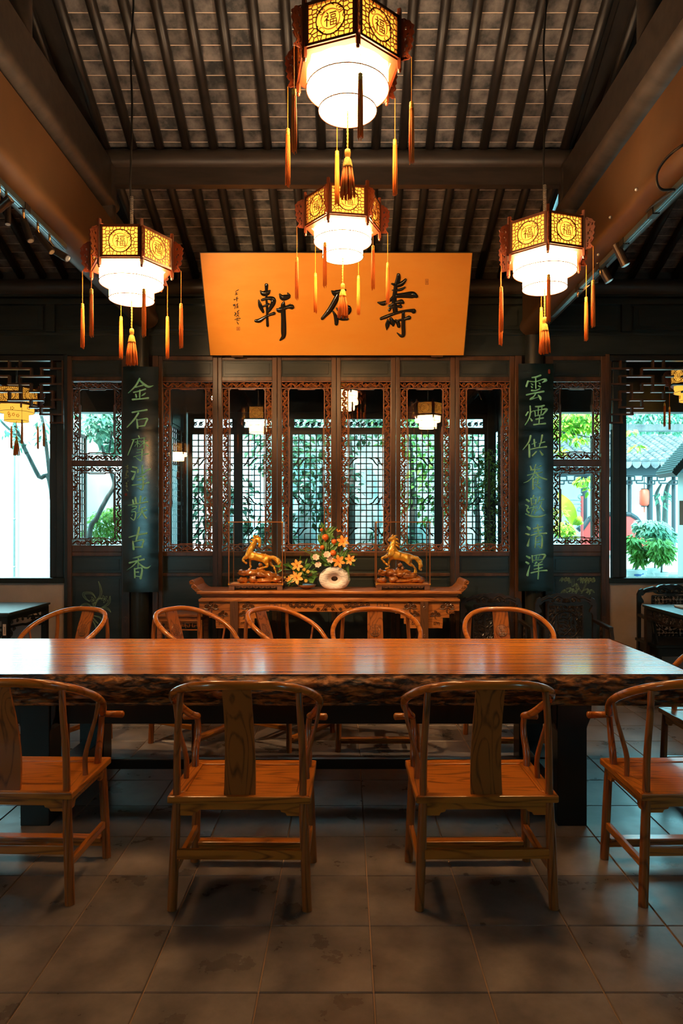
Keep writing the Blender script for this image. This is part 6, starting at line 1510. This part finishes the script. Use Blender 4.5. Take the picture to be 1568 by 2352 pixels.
# middle garden seen through the lattice
r8 = random.Random(9)
for k, (px, w_, h_, Z) in enumerate(((470,.3,1.9,11.25),(585,.6,1.3,12.3),(700,.45,2.2,12.1),(835,.8,2.5,12.8),(950,.5,1.6,12.1),(1080,.5,1.3,12.5))):
    t = thing('garden_rock', 'pale standing garden rock behind the lattice of the %s glazed leaf' % ('first','second','third','fourth','fifth','sixth')[k], 'rock', (PX(px,Z) if k else PX(px,Z)+.4, Z, -.05), group='pale garden rocks behind the lattice')
    b = MB()
    for j in range(3): b.ball((r8.uniform(-.1,.1), 0, h_*(.3+.25*j)), 1, 16, 10, (w_*(.7-.14*j), .3, h_*.32), amp=.5, fr=1.8, seed=k*5+j)
    b.build('stone', M['rock'], t, True)
BL = ['%s bush behind the lattice, %s' % (c_, w_) for c_, w_ in (('dark green','at the level of the first horse case'),('low dark green','below the second leaf'),('high dark green','above the left half of the third leaf'),('dark green','above the flowers'),('low green','behind the right glass case'),('green','in the fifth leaf above the right glass case'),('dark green','in the sixth leaf behind the creeper'),('highest dark green','in the fourth leaf'),('highest green','in the fifth leaf'))]
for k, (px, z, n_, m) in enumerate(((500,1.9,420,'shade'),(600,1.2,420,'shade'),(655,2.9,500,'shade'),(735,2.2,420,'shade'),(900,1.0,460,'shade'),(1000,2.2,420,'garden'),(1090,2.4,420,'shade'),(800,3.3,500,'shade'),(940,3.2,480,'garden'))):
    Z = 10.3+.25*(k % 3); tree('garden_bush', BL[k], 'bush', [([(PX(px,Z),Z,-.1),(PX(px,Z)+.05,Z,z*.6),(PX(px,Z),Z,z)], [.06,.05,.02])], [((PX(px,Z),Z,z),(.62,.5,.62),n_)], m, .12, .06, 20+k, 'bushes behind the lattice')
# hanging creeper in the right end pane
tree('creeper', 'dark green creeper hanging in the last pane of the doors', 'creeper', [([(PX(1125,8.3),8.3,3.6),(PX(1123,8.3),8.3,2.4),(PX(1118,8.3),8.3,1.1)], [.01,.008,.004])],
     [((PX(1124,8.35),8.35,2.2),(.16,.06,.34),420),((PX(1116,8.35),8.35,1.7),(.06,.05,.35),110),((PX(1115,8.3),8.3,1.35),(.08,.05,.25),90),((PX(1138,8.35),8.35,1.8),(.05,.05,.5),60),((PX(1139,8.3),8.3,1.25),(.04,.04,.2),40)], 'garden', .05, .02, 31)

# pavilion on the right
GZ = 14.5
def G(px, py, Z=GZ): return P(px, py, Z)
pav = thing('garden_pavilion', 'tiled-roof garden pavilion beyond the right window', 'pavilion', (G(1500,1200).x, GZ, -.1)); I = -pav.location
def GB(name, px0, px1, py0, py1, d0, d1, m, Z=GZ, bev=0):
    b = MB(); b.box(PX(px0,Z)+I.x, PX(px1,Z)+I.x, Z+d0+I.y, Z+d1+I.y, PZ(py1,Z)+I.z, PZ(py0,Z)+I.z); return b.build(name, M[m], pav, bevel=bev)
GB('ridge_wall', 1240, 1640, 990, 1004, 1.55, 1.75, 'white'); 
b = MB(); r9 = random.Random(1)
zr0, zr1 = PZ(990,GZ+1.6), PZ(975,GZ+1.6); x = PX(1240,GZ+1.6)
while x < PX(1640, GZ+1.6): b.box(x+I.x, x+.028+I.x, GZ+1.55+I.y, GZ+1.75+I.y, zr0+I.z, zr1+I.z+r9.uniform(-.01,.01)); x += .034
o = b.build('ridge_tiles', M['rtile'], pav, kind='stuff')
# sloping roof of round tiles: barrel rows with overlapping rings
e0 = Vector((0, GZ-.2, PZ(1062, GZ-.2))); e1 = Vector((0, GZ+1.6, PZ(1004, GZ+1.6))); sl_v = e1-e0; Ls = sl_v.length; sd_ = sl_v.normalized(); nn_ = Vector((0,-sd_.z,sd_.y))
b = MB(); xa, xb = PX(1225,GZ)+I.x, PX(1680,GZ)+I.x
b.add([Vector((xa,0,0))+e0+Vector((0,I.y,I.z)), Vector((xb,0,0))+e0+Vector((0,I.y,I.z)), Vector((xb+.4,0,0))+e1+Vector((0,I.y,I.z)), Vector((xa,0,0))+e1+Vector((0,I.y,I.z))], [(0,1,2,3)]); b.build('roof_bed', M['rtile'], pav)
ring = MB(); rn = 7
vs = []; 
for q_ in (0, 1):
    for k in range(rn+1): a = math.pi*k/rn; rr = .085-(.012 if q_ else 0); vs.append(Vector((rr*math.cos(a),0,0))+nn_*(rr*.8*math.sin(a))+sd_*(.15*q_))
ring.add(vs, [(k, k+1, rn+2+k, rn+1+k) for k in range(rn)]+[tuple(range(rn, -1, -1))])
rme = ring.mesh('roof_tile', M['rtile']); cnt = 0
px = 1262
cols = []
while px < 1640: cols.append(px); px += 21
for px in cols:
    nr_ = int(Ls/.13)
    for k in range(nr_):
        p = e0+sd_*(k*.13+.02)+Vector((PX(px,GZ),0,0))+nn_*.01
        # rows run slightly to the left up the slope as the ridge recedes
        p.x += -(k*.13)*.0
        if cnt < 299: o = bpy.data.objects.new('roof_tile', rme); COL.objects.link(o); o.parent = pav; o.location = p+I; cnt += 1
    b = MB(); c_ = e0+Vector((PX(px,GZ),-.02,-.02)); T = lambda x, y, d: (c_.x+I.x+x, c_.y+I.y-d, c_.z+I.z+y)
    b.prism([(-.10,.03),(-.085,-.04),(-.05,-.085),(0,-.11),(.05,-.085),(.085,-.04),(.10,.03)], T, 0, .02); b.build('drip_tile', M['rtile'], pav)
GB('eave_beam', 1225, 1568+60, 1068, 1092, 0, .2, 'greywood'); GB('eave_board', 1225, 1640, 1064, 1070, -.15, .25, 'dark')
b = MB()
def gbar(px0, py0, px1, py1): b.tube([Vector(G(px0,py0))+I, Vector(G(px1,py1))+I], .015, 6)
for off in (0, 52, 104, 156, 208, 260, 312):
    x = 1275+off
    for (a0,b0,a1,b1) in ((0,1094,26,1094),(26,1094,26,1104),(8,1104,44,1104),(8,1104,8,1112),(44,1094,44,1104),(30,1110,52,1110),(30,1104,30,1110),(0,1112,20,1112),(44,1094,52,1094),(20,1104,20,1112)): gbar(x+a0,b0,x+a1,b1)
b.build('fretwork', M['greywood'], pav)
for (p0, p1) in ((1337,1352),(1490,1503),(1547,1556),(1445,1454)): 
    x0, x1 = PX(p0,GZ), PX(p1,GZ); b = MB(); b.tube([((x0+x1)/2+I.x, GZ+.1+I.y, 0),((x0+x1)/2+I.x, GZ+.1+I.y, PZ(1092,GZ)+I.z)], (x1-x0)/2, 14); b.build('column', M['greywood'], pav, 'auto')
b = MB(); b.box(PX(1240,17), PX(1700,17), 17, 17.1, -.1, 3.2); o = b.build('garden_wall', M['white'], kind='structure'); o['label'] = 'white wall behind the pavilion'
b = MB(); b.box(PX(1225,12.6), PX(1700,12.6), 12.6, 12.75, -.1, PZ(1275,12.6)); b.box(PX(1225,12.6), PX(1700,12.6), 12.55, 12.8, PZ(1275,12.6), PZ(1266,12.6)); o = b.build('garden_wall', M['white'], kind='structure'); o['label'] = 'low white planter wall beyond the right window'
b = MB(); b.box(PX(1556,9.7), PX(1800,9.7), 9.55, 9.7, -.1, PZ(1085,9.6)); o = b.build('garden_wall', M['white'], kind='structure'); o['label'] = 'white gable wall at the right picture edge'
b = MB(); A = [P(1528,1092,9.62),P(1600,1010,9.62),P(1700,920,9.62)]
for k in range(2): 
    p, q_ = A[k], A[k+1]; b.bar(p, q_, .5, .08, up=(0,0,1)); 
for k in range(16):
    p = A[0].lerp(A[1], k/15) ; b.tube([p+Vector((0,-.27,.06)), p+Vector((0,.25,.06))], .022, 8)
o = b.build('gable_roof', M['greywood'], kind='structure'); o['label'] = 'grey tiled verge of the gable at the right edge'
# red lantern
t = thing('red_lantern', 'red ribbed lantern hanging in the pavilion beyond the right window', 'lantern', tuple(G(1479,1143,14.6)))
b = MB(); k = 14.6/F; b.lathe([(7*k,-19*k),(10.5*k,-15*k),(11*k,0),(10.5*k,15*k),(7*k,19*k)], 12); b.build('shade', M['redl'], t, 'auto')
b = MB(); b.lathe([(7*k,19*k),(7*k,21*k)], 12); b.lathe([(7*k,-21*k),(7*k,-19*k)], 12); b.tube([(0,0,20*k),(0,0,56*k)], .008, 6); b.build('cap', M['dark'], t)
b = MB(); b.tube([(0,0,-21*k),(0,0,-34*k)], .014, 6); b.build('tassel', M['redl'], t)
# red screen wall with curved dark coping
t = thing('red_screen', 'red curved screen wall behind the pavilion columns', 'screen', tuple(G(1400,1250,13.9)))
Tz = lambda x, y, d: tuple(P(x, y, 13.9+d)-t.location)
b = MB(); top = [(1326,1210),(1334,1218),(1343,1205),(1352,1192),(1362,1188),(1380,1183),(1420,1180),(1447,1182),(1460,1190),(1470,1203),(1478,1213),(1500,1216)]
b.prism([(1336,1250)]+top[1:]+[(1500,1404),(1345,1404)], Tz, 0, .08); b.build('panel', M['red'], t)
b = MB()
for i in range(len(top)-1): b.tube([Tz(*top[i],.02), Tz(*top[i+1],.02)], .05, 8)
b.build('coping', M['greywood'], t)
t = thing('scroll_bracket', 'grey scrolled metal bracket seen in the carved opening beside the right couplet', 'bracket', tuple(G(1325,1150,13.2)))
b = MB()
for (pts) in ([(1308,1150),(1312,1148),(1335,1149)],[(1308,1150),(1308,1157),(1335,1157)],[(1336,1136),(1330,1136),(1328,1142),(1334,1146)],[(1336,1166),(1328,1166),(1326,1172),(1334,1174)]):
    b.tube([P(x,y,13.2)-t.location for x, y in pts], .018, 6, 4)
b.build('scroll', M['rock'], t, True)
b = MB(); b.tube([P(1336,1140,13.2)-t.location, Vector((P(1336,1140,13.2).x-t.location.x, 0, -.08-t.location.z))], .028, 8); b.build('pole', M['red'], t, True)
# potted plants and shrubs
def potted(px, py0, py1, Z, clumps, m, L, wd, label, seed, pot='whitec', pr=.14):
    g0 = P(px, py1, Z); t = thing('potted_shrub', label, 'plant', tuple(g0)); k = Z/F; rng = random.Random(seed)
    b = MB(); hp = (py1-py0)*k; b.lathe([(pr*.7,0),(pr*.8,.01),(pr,hp*.85),(pr*1.06,hp*.9),(pr*1.06,hp),(pr*.9,hp),(pr*.85,hp*.8)], 20); b.build('pot', M[pot], t, 'auto')
    if pot == 'whitec' and pr > .13:
        b = MB(); b.ball((0,-pr*.78,hp*.45), pr*.35, 8, 6, (1.3,.4,.6), amp=.6, fr=4); b.build('blue_glaze', M['bluec'], t, True)
    b = MB(); c0 = clumps[0]; top_ = P(c0[0], c0[1], Z)-g0; b.tube([(0,0,hp*.8),(.01,0,top_.z*.5),tuple(top_)], [.014,.012,.006], 7, 3); b.build('stem', M['trunk'], t, True)
    b = MB()
    for (x, y, rx, rz_, n_) in clumps: foliage(b, P(x,y,Z)-g0, (rx*k, rx*k*.7, rz_*k), n_, L, wd, rng, .5)
    b.build('foliage', M[m], t, kind='stuff')
potted(1459, 1308, 1326, 10.6, [(1466,1262,17,16,150),(1455,1240,16,14,110),(1470,1280,14,12,80)], 'garden', .13, .045, 'potted shrub with yellow-green leaves at the left side of the right window', 41, pr=.16)
potted(1518, 1314, 1326, 10.4, [(1518,1270,24,18,330),(1512,1250,22,16,200),(1535,1262,12,14,90)], 'garden', .12, .04, 'potted shrub with dense green leaves right of the blue and white pot', 42, pr=.12)
potted(1503, 1304, 1322, 10.9, [(1500,1215,32,22,520),(1520,1230,28,20,380),(1478,1206,18,14,140)], 'gardenb', .11, .045, 'bluish shrub in a blue and white pot', 43, pr=.135)
b = MB(); b.box(PX(1473,10.9), PX(1600,10.9), 10.75, 11.4, -.1, PZ(1318,10.9)); o = b.build('stone_ledge', M['pave'], kind='structure'); o['label'] = 'stone ledge with flower pots outside the right window'
tree('banana_plant', 'banana plant with big yellow-green leaves beside the right couplet', 'plant', [([q(1290,1400,11.5),q(1300,1260,11.5),q(1302,1200,11.5)], [.05,.04,.03])],
     [(q(1284,1180,11.4),(.10,.2,.16),60),(q(1292,1215,11.3),(.16,.2,.12),260),(q(1310,1225,11.3),(.06,.2,.10),50)], 'gardeny', .085, .04, 51)
t = [o for o in COL.objects if o.name.startswith('banana_plant')][0]
for (x0,y0,x1,y1,wd) in ((1318,1205,1278,1125,30),(1316,1205,1330,1178,16),(1322,1206,1334,1190,12)):
    b = MB(); p = P(x0,y0,11.6)-t.location; q2 = P(x1,y1,11.6)-t.location; d = (q2-p); sd = Vector((d.z,0,-d.x)).normalized(); n_ = 10; vs = []; fs = []
    for i in range(n_+1):
        f = i/n_; c = p+d*f+Vector((0,-.1*math.sin(f*3),-.05*f*f)); hw = wd*11.6/F/2*math.sin(math.pi*min(.98,f*.9+.1))**.7; vs += [c-sd*hw+Vector((0,-.03,0)), c, c+sd*hw+Vector((0,-.03,0))]
    for i in range(n_):
        for j in range(2): k = i*3+j; fs.append((k,k+1,k+4,k+3))
    b.add(vs, fs); b.build('banana_leaf', M['gardeny'], t, True)
tree('maple_branch_tree', 'tree with yellow-green leaves above the tiled roof on the right', 'tree', [([q(1240,1400,11.8),q(1262,1100,11.8),q(1270,1000,11.8),q(1300,995,11.6),q(1345,1003,11.5),q(1362,1008,11.5)], [.06,.05,.03,.018,.012,.006]), ([q(1262,1000,11.8),q(1300,965,11.7),q(1330,930,11.7)], [.02,.014,.01])],
     [(q(1320,965,11.8),(.42,.4,.20),420),(q(1290,985,11.7),(.25,.3,.16),180),(q(1345,975,11.7),(.2,.3,.16),160),(q(1285,1035,11.6),(.08,.1,.06),22),(q(1325,1010,11.6),(.18,.2,.05),40),(q(1450,992,11.2),(.06,.1,.05),14),(q(1462,1028,11.2),(.12,.1,.06),16),(q(1340,1100,11.4),(.14,.1,.05),30),(q(1352,1118,11.4),(.05,.1,.10),18),(q(1350,930,12),(1.0,.4,.2),240)], 'gardeny', .125, .06, 61)
tree('pavilion_tree', 'bare-stemmed tree between the pavilion columns', 'tree', [([q(1515,1400,15.2),q(1512,1180,15.2),q(1506,1140,15.2),q(1518,1112,15.2)], [.05,.045,.04,.02]), ([q(1524,1400,15.3),q(1527,1180,15.3),q(1532,1120,15.3),q(1548,1100,15.3)], [.07,.06,.05,.02])],
     [(q(1520,1145,15.1),(.14,.2,.2),36)], 'gardenb', .14, .05, 71)
tree('background_tree', 'dark green tree behind the pavilion roof', 'tree', [([q(1520,1200,19),q(1520,1000,19)], [.1,.08])],
     [(q(1480,965,19),(.9,.8,.42),700),(q(1560,962,19),(.9,.8,.45),700),(q(1620,950,19),(.8,.8,.4),300),(q(1400,950,19),(1.0,.8,.4),300)], 'gardenb', .20, .08, 81)
t = thing('wall_sign', 'small grey notice with faint marks on the white gable wall', 'sign', tuple(P(1567,1178,9.54)))
b = MB(); k = 9.54/F; b.box(-8*k, 12*k, -.012, 0, -28*k, 28*k); b.build('board', M['plaster'], t)
print('garden ok', len(COL.objects))
